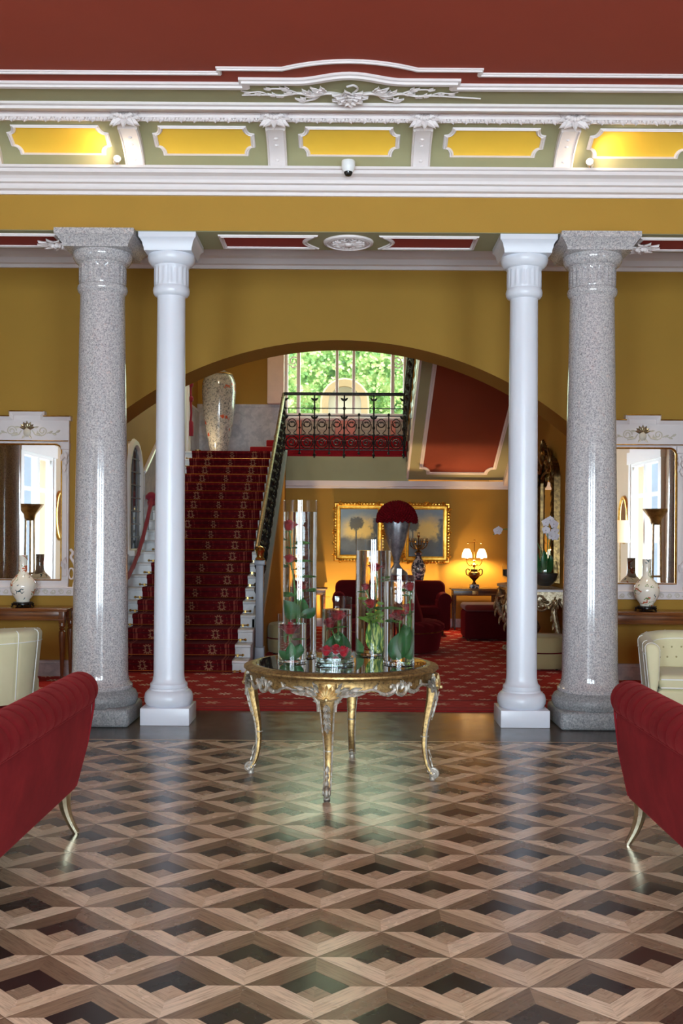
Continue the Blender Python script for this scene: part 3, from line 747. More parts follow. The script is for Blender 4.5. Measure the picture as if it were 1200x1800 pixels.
MB().box(-1.2, 1.12, 20.47, 20.475, ZS, ZT).build('pane', M['pane'], wnd, smooth=0)
struct(MB().rbox(-0.21-0.03, 0.15, 20.30, 20.40, 3.45, 3.91, 0.02).rbox(-1.0, -0.9, 20.30, 20.40, 3.45, 3.91, 0.02).rbox(0.85, 0.95, 20.30, 20.40, 3.45, 3.91, 0.02), 'trim_47', plain('rosy_dado', (224, 150, 136), 0.6))
struct(MB().box(-1.30, 1.2, 20.36, 20.4, 3.45, 3.89).box(-1.30, 1.2, 20.33, 20.4, 3.66, 3.70), 'trim_48', M['pale_stone'])
struct(MB().rbox(-1.57, -1.24, 20.2, 20.4, 4.15, Z2, 0.02), 'trim_49', plain('blush_pilaster', (240, 214, 196), 0.6))
# second flight: its sloping soffit with the framed red panel, stringer and steps above
def sof(X, s, h=0.0):
    """s metres along Y back towards the viewer from the back wall; h below the soffit."""
    return Vector((X, HB - s, 2.56 + 0.5*s)) + Vector((0, -0.4472, -0.8944))*h*1.0
SL = 5.9
sl = MB().prism([(1.06, HB, 2.56), (1.06, HB-SL+0.15, 2.56+0.5*(SL-0.15)), (1.06, HB-SL+0.15, 2.86+0.5*(SL-0.15)), (1.06, HB, 2.86)], (HW_R-1.06, 0, 0))
struct(sl, 'ceiling_flight', M['sage'])
pp = [(x, s) for x, s in notched(0.60, 0.24, 5.7, 0.13, 0.16)]
pc = 1.875
q = [sof(pc+x, s, 0.004) for x, s in pp]; struct(MB().prism(q, Vector((0, -0.4472, -0.8944))*0.003), 'trim_50', M['soffit_red'], 0)
struct(MB().mould(pp, [(-0.01, 0.0), (-0.008, 0.016), (0.02, 0.024), (0.03, 0.016), (0.05, 0.018), (0.056, 0.0)], lambda u, v, h: sof(pc+u, v, h)), 'trim_51', M['plaster'], 40)
struct(MB().prism([(HW_R, HB, 2.42), (HW_R-0.10, HB, 2.42), (HW_R-0.10, HB, 2.56), (HW_R, HB, 2.56)], (0, -5.7, 2.85)), 'trim_52', M['plaster'])
fl = MB(); 
for k_ in range(18):
    y = HB - 0.30*k_; z = 3.0 + 0.15*k_
    fl.box(1.02, HW_R, y-0.32, y, z-0.14, z+0.13); 
struct(fl, 'floor_upper_flight', M['dark_wood'])
struct(MB().prism([(1.06, HB, 2.55), (1.06, HB-5.6, 5.35), (1.06, HB-5.6, 5.72), (1.06, HB, 2.92)], (-0.035, 0, 0)), 'trim_53', M['plaster'])
# side wall under the first flight
sw = [(-1.125, S0+1.0, 0), (-1.125, HB, 0), (-1.125, HB, 2.94), (-1.125, S0+1.0, 0.44)]
struct(MB().prism(sw, (0.07, 0, 0)), 'wall_under_stairs', M['ochre'])
struct(MB().prism([(-1.16, S0+0.9, stair_z(S0+0.9)), (-1.16, HB, 2.96), (-1.16, HB, 3.06), (-1.16, S0+0.9, stair_z(S0+0.9)+0.10)], (0.13, 0, 0)), 'trim_54', M['steel_grey'])

# ------------------------------------------------------------------ garden beyond the stair window
gw = MB().box(-5, 5, 23.6, 23.9, 2.6, 9.5); tag(gw.build('garden_wall', M['ivy']), kind='structure')
gg = MB().box(-5, 5, 20.66, 23.6, 2.4, 2.6); tag(gg.build('garden_ground', M['pale_stone']), kind='structure')
# ================================================================== GARDEN THINGS
iv = MB(); rg = random.Random(3)
for i in range(5200):
    x = rg.uniform(-2.2, 2.2); z = rg.uniform(3.2, 7.2); y = 23.55 - rg.random()**2*0.5
    d = Vector((rg.uniform(-1, 1), rg.uniform(-0.6, 0.1), rg.uniform(-1, 0.6))); nm = Vector((rg.uniform(-0.6, 0.6), -1, rg.uniform(-0.2, 0.9)))
    iv.leaf((x, y, z), d, nm, rg.uniform(0.07, 0.14), rg.uniform(0.06, 0.1), 0.2, 0, 0.2, 2)
tag(iv.build('ivy', M['ivy'], smooth=0), 'dense green ivy on the garden wall beyond the stair window', 'ivy', kind='stuff')
t = thing('garden_niche', 'pale stone arched niche in the ivy wall outside the tall window', 'garden niche', (-0.06, 22.8, 2.6))
MB().mould(arch_poly(-0.50, 0.50, 0.0, 1.9), [(-0.14, 0.0), (-0.14, 0.12), (0.0, 0.16), (0.04, 0.10), (0.04, 0.0)], lambda u, v, h: Vector((u, -h, v))).build('arch_surround', M['stone'], t)
MB().prism([(x, 0.05, z) for x, z in arch_poly(-0.48, 0.48, 0.0, 1.9)], (0, 0.1, 0)).build('recess', M['pale_stone'], t)
MB().lathe([(0.16, 0.0), (0.18, 0.05), (0.08, 0.10), (0.07, 0.8), (0.10, 0.86), (0.26, 1.0), (0.30, 1.1), (0.28, 1.1), (0.2, 1.02), (0.0, 1.0)], (0, -0.16, 0.3), 24).build('basin', M['pale_stone'], t)
t = thing('balustrade_wall', 'low white stone parapet outside the tall stair window', 'parapet', (0, 21.6, 2.6))
MB().rbox(-2.4, 2.4, -0.12, 0.12, 0.0, 1.25, 0.02).build('wall_body', M['pale_stone'], t); MB().rbox(-2.4, 2.4, -0.2, 0.2, 1.25, 1.36, 0.03).build('coping', M['pale_stone'], t)

# ================================================================== STAIRCASE
t = thing('staircase', 'straight flight of pale marble stairs with a patterned deep red runner', 'staircase', (-1.99, S0, 0))
for k in range(NST):
    y = S0 + k*T_; z = k*R_
    s = MB().box(-2.9, -1.13, y, y+T_+0.02, 0.0 if k < 4 else z-0.15, z+R_-0.035)
    s.rbox(-2.9, -1.115, y-0.035, y+T_, z+R_-0.035, z+R_, 0.014, 2); s.rbox(-1.13, -1.122, y-0.02, y+T_-0.02, max(0.0, z-0.02), z+R_-0.035, 0.004, 1)
    s.build('step', M['marble_white'], t, world=True)
path = [(S0-0.02, 0.0)]
for k in range(NST):
    y = S0 + k*T_; z = (k+1)*R_
    path += [(y-0.018, z-0.055), (y-0.050, z-0.035), (y-0.052, z-0.012), (y-0.036, z+0.008), (y+T_-0.03, z+0.010), (y+T_-0.016, z+0.016)]
path = path[:-2] + [(HB, 3.012), (18.4, 3.012)]
rn = MB(); vs = []; fs = []
for y, z in path: vs += [(RX0, y, z), (RX1, y, z)]
for i in range(len(path)-1): fs.append((2*i, 2*i+1, 2*i+3, 2*i+2))
rn.add(vs, fs).build('carpet_runner', M['runner'], t, world=True, smooth=40)
for k in range(NST):
    y = S0 + k*T_ - 0.030; z = k*R_ + 0.028
    rd = MB().tube([(RX0-0.09, y, z), (RX1+0.09, y, z)], 0.008, 8)
    for x in (RX0-0.09, RX1+0.09): rd.ball((x, y, z), 0.017, 8, 6)
    for x in (RX0-0.03, RX1+0.03): rd.box(x-0.012, x+0.012, y-0.012, y+0.03, z-0.02, z+0.012)
    rd.build('stair_rod', M['brass'], t, world=True)
# iron balustrade of the first flight
t = thing('stair_balustrade', 'black wrought iron scroll balustrade climbing the right side of the stairs', 'balustrade', (-1.10, 12.8, 0))
XB = -1.10
ya, yb = 12.8, 17.9
rz = lambda y: stair_z(y) + 1.02
hr = MB().tube([(XB, y, rz(y)) for y in [ya-0.1 + (yb-ya+0.1)*i/20 for i in range(21)]], 0.030, 10, flat=1.0)
hr.build('handrail', M['rail_brass'], t, world=True)
ir = MB()
ir.tube([(XB, ya, rz(ya)-0.06), (XB, yb, rz(yb)-0.06)], 0.016, 6); ir.tube([(XB, ya, rz(ya)-0.82), (XB, yb, rz(yb)-0.82)], 0.014, 6)
n_b = 17
for i in range(n_b+1):
    y = ya + (yb-ya)*i/n_b; z0 = stair_z(y)+0.09
    ir.tube([(XB, y, z0), (XB, y, rz(y)-0.05)], 0.011, 6)
    for zz in (0.30, 0.55, 0.80): ir.ball((XB, y, z0-0.09+zz), (0.022, 0.022, 0.03), 6, 5)
    if i < n_b:
        c = y + (yb-ya)/n_b/2; zb = stair_z(c)
        for sg in (1, -1):
            for cz, a0, tr in ((0.36, -pi/2, 1.2), (0.70, pi/2, 1.2)):
                pts = [(XB + 0.035*sin(j*0.5), c + u*sg, zb + cz + v) for j, (u, v) in enumerate(spiral(0.0, 0.0, 0.125, 0.025, a0, tr, 16))]
                ir.tube(pts, 0.009, 5)
        for zz, dx in ((0.28, 0.05), (0.52, -0.05), (0.78, 0.05), (0.62, 0.055), (0.40, -0.05)):
            ir.leaf((XB, c-0.02, zb+zz), (dx*6, 0.5, 0.6), (0.3, -1, 0.2), 0.13, 0.08, 0.5, 2, 0.3, 5, 0.006)
ir.build('scroll_panel', M['iron'], t, world=True)
t = thing('newel_post', 'grey stone newel post with a brass cap at the foot of the stair rail', 'newel post', (-1.062, 12.72, 0))
MB().rbox(-0.055, 0.065, -0.065, 0.065, 0.012, 0.22, 0.012).rbox(-0.048, 0.048, -0.048, 0.048, 0.20, 1.24, 0.01).rbox(-0.066, 0.066, -0.066, 0.066, 1.22, 1.28, 0.008).build('post', M['steel_grey'], t)
MB().lathe([(0.055, 1.28), (0.06, 1.30), (0.04, 1.32), (0.045, 1.36), (0.058, 1.40), (0.045, 1.44), (0.0, 1.46)], (0, 0, 0), 20).build('cap', M['brass'], t)
# balustrade along the landing edge
t = thing('landing_railing', 'black wrought iron railing with lyre scrolls along the landing edge', 'railing', (0, HB-0.05, 2.9))
Yl = HB-0.05
MB().rbox(-1.10, 1.05, Yl-0.035, Yl+0.035, 4.00, 4.05, 0.015).build('handrail', M['iron'], t, world=True)
r = MB(); zr = lambda py: 1.6 + (940-py)*Yl/1820
z1, z2, z3, z4 = zr(718), zr(731), zr(765), zr(791)
for z in (z1, z2, z3, z4): r.box(-1.09, 1.04, Yl-0.008, Yl+0.008, z-0.007, z+0.007)
mains = [-1.08, -0.567, -0.055, 0.455, 0.97]
for x in mains:
    r.tube([(x, Yl, zr(805)), (x, Yl, 4.0)], 0.013, 8)
    for zz in (zr(735), zr(752), zr(765), zr(718), zr(800)): r.ball((x, Yl, zz), (0.026, 0.026, 0.034), 8, 6)
    for zz in (zr(737), zr(705)):
        for sg in (1, -1): r.leaf((x, Yl, zz), (sg, 0, 0.9), (0, -1, 0), 0.09, 0.04, 0.3, 0, 0.1, 4, 0.006)
for i in range(4):
    a, b = mains[i], mains[i+1]; c = (a+b)/2
    r.tube([(c, Yl, zr(797)), (c, Yl, zr(731))], 0.010, 8); r.ball((c, Yl, zr(729)), (0.022, 0.022, 0.03), 8, 6); r.ball((c, Yl, zr(752)), 0.022, 8, 6); r.ball((c, Yl, zr(797)), 0.024, 8, 6)
    for xq, sg in ((a, 1), (c, -1), (c, 1), (b, -1)):
        m_ = (xq + sg*0.128)
        # volute at the top that sweeps down to the bar
        sp = spiral(xq + sg*0.125, zr(745), 0.022, 0.085, -pi/2*sg if sg > 0 else pi/2*3, 1.25*sg, 26)
        sp = [(xq + sg*0.125 + (0.02+0.065*j/26)*cos(pi*0.5 + sg*(-2*pi*1.2)*(1-j/26)), zr(745) + (0.02+0.065*j/26)*sin(pi*0.5 + sg*(-2*pi*1.2)*(1-j/26))) for j in range(27)]
        r.tube([(x, Yl, z) for x, z in sp], 0.008, 6)
        r.tube(catmull([(xq + sg*0.045, Yl, zr(745)), (xq + sg*0.05, Yl, zr(755)), (xq + sg*0.10, Yl, zr(762)), (xq + sg*0.02, Yl, z3)], 5), 0.008, 6)
        r.tube([(xq + sg*0.125 + 0.105*cos(2*pi*j/20), Yl, (z3+z4)/2 + 0.105*sin(2*pi*j/20)) for j in range(20)], 0.008, 6, closed=True)
        r.tube([(x, Yl, z) for x, z in spiral(xq + sg*0.125, (z3+z4)/2, 0.07, 0.015, 0, 1.3*sg, 16)], 0.007, 5)
r.build('ironwork', M['iron'], t, world=True)
# balustrade of the second flight, seen end on
t = thing('upper_flight_balustrade', 'dark iron balustrade of the second flight, seen nearly end-on', 'balustrade', (1.02, HB-0.2, 3.0))
u = MB(); XU = 0.99
u.tube([(XU, HB-0.1, 4.02), (XU, HB-5.2, 4.02+2.55)], 0.032, 8)
u.tube([(XU, HB-0.1, 3.12), (XU, HB-5.2, 3.12+2.55)], 0.014, 6)
for i in range(19):
    y = HB-0.1-0.28*i; z = 3.05+0.14*i
    u.tube([(XU, y, z), (XU, y, z+0.95)], 0.012, 6)
    for sg in (1, -1):
        u.tube([(XU + 0.03*sin(j*0.6), y-0.14 + a*sg, z + 0.5 + b) for j, (a, b) in enumerate(spiral(0, 0, 0.14, 0.03, -pi/2, 1.2, 16))], 0.011, 5)
        u.leaf((XU, y-0.1, z+0.3+0.25*(sg+1)), (0.3*sg, -0.5, 0.6), (0.3, 1, 0.2), 0.15, 0.08, 0.5, 2, 0.3, 5, 0.006)
u.build('ironwork', M['iron'], t, world=True)
# rope handrail with its knobs on the left wall
t = thing('rope_handrail', 'crimson twisted rope handrail sagging between knobs on the left stair wall', 'handrail', (HW_L, 13.0, 1.2))
ks = [(12.55, 0.95), (15.0, 2.13), (17.0, 3.15)]
rp = MB()
for (y0, z0), (y1, z1) in zip(ks[:-1], ks[1:]):
    pts = [(HW_L+0.13, lerp(y0, y1, j/24), lerp(z0, z1, j/24) - 0.34*4*(j/24)*(1-j/24)) for j in range(25)]
    rp.tube(pts, 0.028, 10)
    for ph in (0, pi): rp.tube([Vector(p) + Vector((0.016*cos(j*1.1+ph), 0, 0.016*sin(j*1.1+ph))) for j, p in enumerate(pts)], 0.018, 6)
rp.build('rope', M['rope'], t, world=True)
for y, z in ks:
    MB().ball((HW_L+0.12, y, z), (0.075, 0.06, 0.075), 12, 8).tube([(HW_L+0.04, y, z), (HW_L+0.1, y, z)], 0.03, 8).lathe([(0.03, 0), (0.06, -0.05), (0.055, -0.10), (0.02, -0.12)], (HW_L+0.12, y, z-0.02), 10).build('knot', M['rope'], t, world=True)
t = thing('rope_tassel', 'dark red rope tassel hanging on the white upper door case', 'tassel', (HW_L+0.16, 18.45, 3.5))
tb = MB().ball((0, 0, 0.50), (0.05, 0.05, 0.06), 10, 8).tube([(0, 0, 0.5), (0.01, 0, 0.25), (0, 0, 0.08)], 0.02, 8).lathe([(0.02, 0.12), (0.05, 0.08), (0.055, -0.10), (0.05, -0.16), (0.0, -0.16)], (0, 0, 0), 12).ball((0, 0, 0.75), (0.045, 0.045, 0.05), 10, 8).tube([(0, 0, 0.75), (0, 0, 0.5)], 0.018, 8)
tb.build('cord', M['rope'], t)
# floor vase on the landing
t = thing('floor_vase', 'tall mottled grey enamel vase standing on the stair landing', 'vase', tuple(P(384, 799, 19.3)[:2]) + (2.985,))
pf = [(0.13, 0), (0.16, 0.02), (0.155, 0.06), (0.17, 0.2), (0.24, 0.55), (0.295, 0.95), (0.318, 1.25), (0.312, 1.42), (0.27, 1.55), (0.19, 1.62), (0.115, 1.66), (0.10, 1.70), (0.105, 1.95), (0.13, 2.05), (0.10, 2.05), (0.085, 1.95)]
MB().lathe([(r, z) for r, z in pf], (0, 0, 0), 48).build('vase_body', M['enamel'], t)
MB().lathe([(0.20, 1.615), (0.235, 1.60), (0.25, 1.575), (0.215, 1.60)], (0, 0, 0), 36, mod=lambda a, j, r, z: r*(1+0.06*abs(sin(a*8)))).build('collar', M['brass_dull'], t)
# ================================================================== COLUMNS
def granite_column(label, x, y=8.81):
    t = thing('granite_column', label, 'column', (x, y, 0))
    MB().rbox(-0.305, 0.305, -0.305, 0.305, 0, 0.155, 0.03, 3).build('plinth', M['granite_dull'], t)
    MB().lathe([(0.27, 0.14), (0.300, 0.155), (0.318, 0.19), (0.318, 0.225), (0.300, 0.262), (0.275, 0.278), (0.268, 0.29)], (0, 0, 0), 56).build('base', M['granite_dull'], t)
    sh = [(0.268, 0.285), (0.274, 0.30), (0.274, 0.318), (0.262, 0.328), (0.248, 0.345), (0.238, 0.38)]
    sh += [(lerp(0.234, 0.187, (i/16)**1.25), lerp(0.42, 3.60, i/16)) for i in range(17)]
    sh += [(0.188, 3.62), (0.204, 3.64), (0.212, 3.665), (0.206, 3.69), (0.194, 3.70)]
    MB().lathe(sh, (0, 0, 0), 72).build('shaft', M['granite'], t)
    cp = MB().lathe([(0.19, 3.69), (0.196, 3.71), (0.198, 3.735), (0.198, 3.84), (0.196, 3.862), (0.205, 3.872), (0.206, 3.882)], (0, 0, 0), 96,
                    mod=lambda a, j, r, z: r - (0.010 if (j in (2, 3) and (a*24/(2*pi)) % 1 < 0.5) else 0.0))
    cp.lathe([(0.20, 3.875), (0.225, 3.89), (0.244, 3.92), (0.250, 3.95), (0.244, 3.972), (0.20, 3.98)], (0, 0, 0), 56).build('capital', M['granite'], t)
    ab = MB(); lv = [(0.268, 3.968), (0.272, 3.99), (0.292, 4.02), (0.312, 4.045), (0.322, 4.055), (0.328, 4.06), (0.328, 4.104)]
    for (h, z) in lv: ab.v += [Vector((-h, -h, z)), Vector((h, -h, z)), Vector((h, h, z)), Vector((-h, h, z))]
    for i in range(len(lv)-1): ab.f += [(4*i+k, 4*i+(k+1) % 4, 4*i+4+(k+1) % 4, 4*i+4+k) for k in range(4)]
    ab.f += [(3, 2, 1, 0), tuple(4*(len(lv)-1)+k for k in range(4))]
    ab.build('abacus', M['granite'], t, smooth=20); return t
def white_column(label, x, y=8.82):
    t = thing('white_column', label, 'column', (x, y, 0))
    MB().rbox(-0.205, 0.205, -0.205, 0.205, 0, 0.145, 0.006, 2).build('plinth', M['white_column'], t)
    MB().lathe([(0.17, 0.14), (0.188, 0.150), (0.204, 0.18), (0.206, 0.215), (0.198, 0.25), (0.178, 0.272), (0.165, 0.278), (0.162, 0.292), (0.150, 0.300)], (0, 0, 0), 48).build('base', M['white_column'], t)
    sh = [(0.155, 0.296), (0.158, 0.31), (0.157, 0.328), (0.148, 0.336), (0.138, 0.35), (0.131, 0.385)]
    sh += [(lerp(0.129, 0.118, (i/12)**1.2), lerp(0.42, 3.60, i/12)) for i in range(13)] + [(0.119, 3.61), (0.140, 3.62), (0.152, 3.64), (0.155, 3.665), (0.150, 3.69), (0.142, 3.70)]
    MB().lathe(sh, (0, 0, 0), 56).build('shaft', M['white_column'], t)
    cp = MB().lathe([(0.142, 3.69), (0.146, 3.705), (0.147, 3.73), (0.147, 3.83), (0.145, 3.85), (0.152, 3.862), (0.153, 3.872)], (0, 0, 0), 96,
                    mod=lambda a, j, r, z: r - (0.009 if (j in (2, 3) and (a*18/(2*pi)) % 1 < 0.45) else 0.0))
    cp.lathe([(0.15, 3.865), (0.175, 3.88), (0.194, 3.91), (0.200, 3.94), (0.195, 3.962), (0.16, 3.97)], (0, 0, 0), 48).build('capital', M['white_column'], t)
    ab = MB(); lv = [(0.198, 3.96), (0.200, 3.985), (0.206, 4.0), (0.212, 4.03), (0.224, 4.05), (0.238, 4.062), (0.238, 4.104)]
    for (h, z) in lv: ab.v += [Vector((-h, -h, z)), Vector((h, -h, z)), Vector((h, h, z)), Vector((-h, h, z))]
    for i in range(len(lv)-1): ab.f += [(4*i+k, 4*i+(k+1) % 4, 4*i+4+(k+1) % 4, 4*i+4+k) for k in range(4)]
    ab.f += [(3, 2, 1, 0), tuple(4*(len(lv)-1)+k for k in range(4))]
    ab.build('abacus', M['white_column'], t, smooth=20); return t
granite_column('thick grey granite column left of the staircase, behind the left red sofa', -2.088)
granite_column('thick grey granite column at the right, beside the right white column', 2.075)
white_column('slender white column standing in front of the red staircase', -1.505)
white_column('slender white column in front of the silver console at the right of the hall', 1.497)
granite_column('outer granite column reflected in the left wall mirror', -4.67)
granite_column('outer granite column reflected in the right wall mirror', 4.60)

# ================================================================== COVE BRACKETS, ORNAMENTS, FIXTURES ON THE CORNICE
blabels = {-2.908: 'plaster cove bracket cut by the left edge of the photo', -1.745: 'plaster cove bracket above the left granite column, beside the left spotlight',
           -0.582: 'plaster cove bracket left of the security camera', 0.582: 'plaster cove bracket right of the security camera', 1.745: 'plaster cove bracket above the right granite column, left of the right spotlight'}
for x in (-2.908, -1.745, -0.582, 0.582, 1.745):
    t = thing('cove_bracket', blabels[x], 'plaster bracket', (x, 8.5, 4.57), 0, 'cove brackets')
    b = MB(); n = 18; W = 0.078
    for i in range(n+1):
        s = i/n*0.93; h = 0.045 + 0.012*sin(pi*s)
        for dx, hh in ((-W, 0.0), (-W, h), (-W+0.012, h+0.008), (-W+0.018, h-0.003), (W-0.018, h-0.003), (W-0.012, h+0.008), (W, h), (W, 0.0)): b.v.append(cove(x+dx, s, hh))
    for i in range(n): b.f += [(8*i+k, 8*i+k+1, 8*i+8+k+1, 8*i+8+k) for k in range(7)] + [(8*i+7, 8*i, 8*i+8, 8*i+15)]
    b.f += [tuple(range(8)), tuple(8*n+k for k in range(8))[::-1]]
    b.build('bracket_body', M['plaster'], t, world=True)
    r = MB()
    for s, L in ((0.30, 0.06), (0.36, 0.05), (0.62, 0.06), (0.68, 0.05)):
        if s == 0.62: r.build('leaf_relief', M['plaster'], t, world=True); r = MB()
        for sg in (1, -1):
            p = cove(x, s, 0.044); q = cove(x, s+0.08, 0.044); d = (q-p).normalized()
            r.leaf(p, d*0.6 + Vector((sg*0.8, 0, 0)), Vector((0, -1, -0.4)), L, 0.03, 0.4, 2, 0.3, 5, 0.005)
    r.build('leaf_relief', M['plaster'], t, world=True); r = MB()
    for s in (0.28, 0.60, 0.74): MB().ball(cove(x, s, 0.046), (0.020, 0.012, 0.016), 8, 6).build('stud', M['plaster'], t, world=True)
    r = MB()
    r.tube([cove(x + 0.028*cos(a), 0.66+0.10*sin(a), 0.045) for a in [2*pi*i/16 for i in range(16)]], 0.005, 5, closed=True)
    r.build('oval_relief', M['plaster'], t, world=True)
    c = MB(); cp_ = Vector((x, 8.05, 4.845))
    for i in range(9):
        a = -1.35 + 2.7*i/8
        c.leaf(cp_ + Vector((0.02*sin(a), -0.01, 0.0)), (sin(a), -0.25, 0.9*cos(a)), (0, -1, -0.35), 0.115 - 0.02*abs(sin(a*2)), 0.062, 0.25, 3, 0.5, 7, 0.012)
    for i in range(7):
        a = -1.2 + 2.4*i/6
        c.leaf(cp_ + Vector((0.035*sin(a), -0.02, -0.035)), (sin(a)*1.1, -0.35, -0.5 + 0.2*cos(a)), (0, -1, 0.1), 0.085, 0.055, 0.5, 2, 0.4, 6, 0.012)
    for i in range(6):
        a = -1.5 + 3.0*i/5
        c.leaf(cp_ + Vector((0.05*sin(a), -0.015, -0.015)), (sin(a)*1.4, -0.5, 0.25*cos(a)-0.1), (0, -0.8, 0.6), 0.075, 0.055, 0.3, 3, 0.5, 6, 0.012)
    for i in range(5): c.ball(cp_ + Vector((-0.05+0.025*i, -0.045, -0.008-0.012*sin(pi*i/4))), (0.020, 0.022, 0.02), 8, 6)
    c.build('leaf_crown', M['plaster'], t, world=True)
# branch ornament on the ceiling
t = thing('vine_ornament', 'white plaster vine branch with leaves and a flower head on the grey-green ceiling field', 'ceiling ornament', (0, 7.70, CEIL))
o = MB(); zc = CEIL - 0.016
def cpt(x, y): return Vector((x, y, zc))
for sg in (1, -1):
    main = catmull([cpt(sg*x, y) for x, y in ((0.05, 7.69), (0.16, 7.655), (0.27, 7.70), (0.38, 7.66), (0.50, 7.70), (0.62, 7.69), (0.80 if sg < 0 else 0.98, 7.70 if sg < 0 else 7.735))], 6)
    o.tube(main, [lerp(0.014, 0.005, i/len(main)) for i in range(len(main))], 6)
    o.tube(catmull([cpt(sg*x, y) for x, y in ((0.20, 7.66), (0.26, 7.76), (0.36, 7.80), (0.33, 7.74))], 5), 0.007, 5)
    o.tube(catmull([cpt(sg*x, y) for x, y in ((0.38, 7.66), (0.46, 7.60), (0.56, 7.585), (0.60, 7.61))], 5), 0.006, 5)
    o.tube(catmull([cpt(sg*x, y) for x, y in ((0.60, 7.69), (0.66, 7.64), (0.74, 7.65), (0.80, 7.625))], 5), 0.005, 5)
    for x, y, a, L in ((0.19, 7.64, 0.6, 0.12), (0.25, 7.69, -0.5, 0.09), (0.33, 7.78, 0.2, 0.08), (0.30, 7.67, 0.9, 0.08), (0.42, 7.655, -0.3, 0.07), (0.45, 7.60, 0.4, 0.07), (0.55, 7.70, 0.3, 0.06), (0.58, 7.59, -0.2, 0.05), (0.50, 7.70, -0.7, 0.06), (0.66, 7.69, 0.5, 0.05), (0.74, 7.66, -0.5, 0.05)):
        for da in (-0.7, 0, 0.7): o.leaf(cpt(sg*x, y), (sg*cos(a+da), -sin(a+da), -0.12), (0, 0, -1), L*(1 if da == 0 else 0.75), L*0.55, 0.2, 3, 0.3, 6, 0.008)
for i in range(3):
    for k in range(7 - i):
        a = 2*pi*k/(7-i) + i*0.4
        o.leaf(cpt(0, 7.69) + Vector((0, 0, -0.012*i)), (cos(a)*1.25, sin(a), -0.25-0.2*i), (0, 0, -1), 0.14-0.035*i, 0.085-0.015*i, 0.1, 3, 0.35, 6, 0.01)
o.ball(cpt(0, 7.69) + Vector((0, 0, -0.03)), (0.03, 0.03, 0.025), 10, 6)
o.tube(catmull([cpt(0.02, 7.66), cpt(0.06, 7.58), cpt(0.03, 7.52), cpt(-0.02, 7.545)], 6), 0.008, 5)
o.build('branch', M['plaster'], t, world=True)
# rosette in the beam soffit
t = thing('ceiling_rosette', 'round white plaster rosette on the underside of the beam between the white columns', 'rosette', (0, 8.86, BZ))
ro = MB().lathe([(0.215, 0.001), (0.21, -0.016), (0.19, -0.022), (0.182, -0.012), (0.172, -0.010), (0.166, -0.018), (0.152, -0.018), (0.146, -0.008), (0.10, -0.008), (0.0, -0.008)], (0, 0, 0), 56)
for i in range(12):
    a = 2*pi*i/12; ro.leaf((0.035*cos(a), 0.035*sin(a), -0.012), (cos(a), sin(a), -0.1), (0, 0, -1), 0.10, 0.045, 0.1, 2, 0.4, 6, 0.008)
    ro.ball((0.132*cos(a+0.26), 0.132*sin(a+0.26), -0.012), 0.011, 8, 5)
ro.ball((0, 0, -0.016), (0.036, 0.036, 0.026), 14, 8); ro.build('medallion', M['plaster'], t)
for sg, lab in ((-1, 'plaster leaf cluster on the beam underside at the far left'), (1, 'plaster leaf cluster on the beam underside at the far right')):
    t = thing('leaf_ornament', lab, 'plaster ornament', (sg*2.50, 8.86, BZ), 0, 'leaf clusters on the beam underside')
    l = MB()
    for i in range(9):
        a = (pi if sg < 0 else 0) + (-1.3 + 2.6*i/8)
        l.leaf((0.02*cos(a), 0.02*sin(a), -0.02), (-cos(a)*0.9 if i % 2 else cos(a), sin(a), -0.35), (0, 0, -1), 0.14, 0.07, 0.2, 3, 0.35, 6, 0.010)
    for i in range(5): l.ball((-0.03+0.02*i, 0.02*sin(i*2), -0.05), 0.022, 8, 6)
    l.build('leaves', M['plaster'], t)
# spotlights on the cornice ledge and the security camera
WARM = (1.0, 0.80, 0.52)
for (px, py, sg, lab) in ((205, 285, 1, 'small white spotlight on the cornice at the left'), (1037, 292, -1, 'small white spotlight on the cornice at the right')):
    p = P(px, py, 8.385)
    t = thing('spotlight', lab, 'spotlight', (p.x, 8.40, 4.58), 0, 'cornice spotlights')
    ax = Vector((0.30*sg, -0.9, 0.05)).normalized(); c0 = Vector((0, -0.01, 0.045))
    q = ax.to_track_quat('Z', 'Y').to_matrix().to_4x4()
    MB().lathe([(0.018, -0.05), (0.026, -0.045), (0.028, 0.02), (0.030, 0.03), (0.026, 0.03), (0.022, 0.022)], (0, 0, 0), 20).xf(Matrix.Translation(c0) @ q).build('head', M['plastic'], t)
    MB().lathe([(0.024, 0.024), (0.012, 0.028), (0.0, 0.029)], (0, 0, 0), 16).xf(Matrix.Translation(c0) @ q).build('lamp_face', M['led'], t)
    MB().tube([(0, 0, 0), (0, 0, 0.03)], 0.008, 8).rbox(-0.02, 0.02, -0.015, 0.02, -0.003, 0.006, 0.003).build('bracket', M['brass_dull'], t)
    spot_light('cove_spotlight', (p.x + 0.03*sg, 8.33, 4.63), (p.x + 0.6*sg, 8.40, 4.72), 1.2, WARM, 170, 0.03, 1.0)
    spot_light('cove_spotlight', (p.x - 0.03*sg, 8.33, 4.63), (p.x - 0.6*sg, 8.40, 4.74), 3.2, WARM, 170, 0.03, 1.0)
t = thing('security_camera', 'white dome security camera hanging on the cornice at the centre', 'security camera', tuple(P(612, 283, 8.30)))
MB().lathe([(0.0, 0.0), (0.052, 0.0), (0.055, -0.006), (0.055, -0.052), (0.052, -0.06), (0.050, -0.066), (0.036, -0.09), (0.030, -0.092)], (0, 0, 0), 32).build('housing', M['plastic'], t)
MB().lathe([(0.036, -0.085), (0.034, -0.102), (0.022, -0.120), (0.0, -0.126)], (0, 0, 0), 28).build('dome', M['black_gloss'], t)
MB().rbox(-0.03, 0.03, 0.0, 0.12, -0.04, -0.005, 0.006).build('mount_arm', M['plastic'], t)

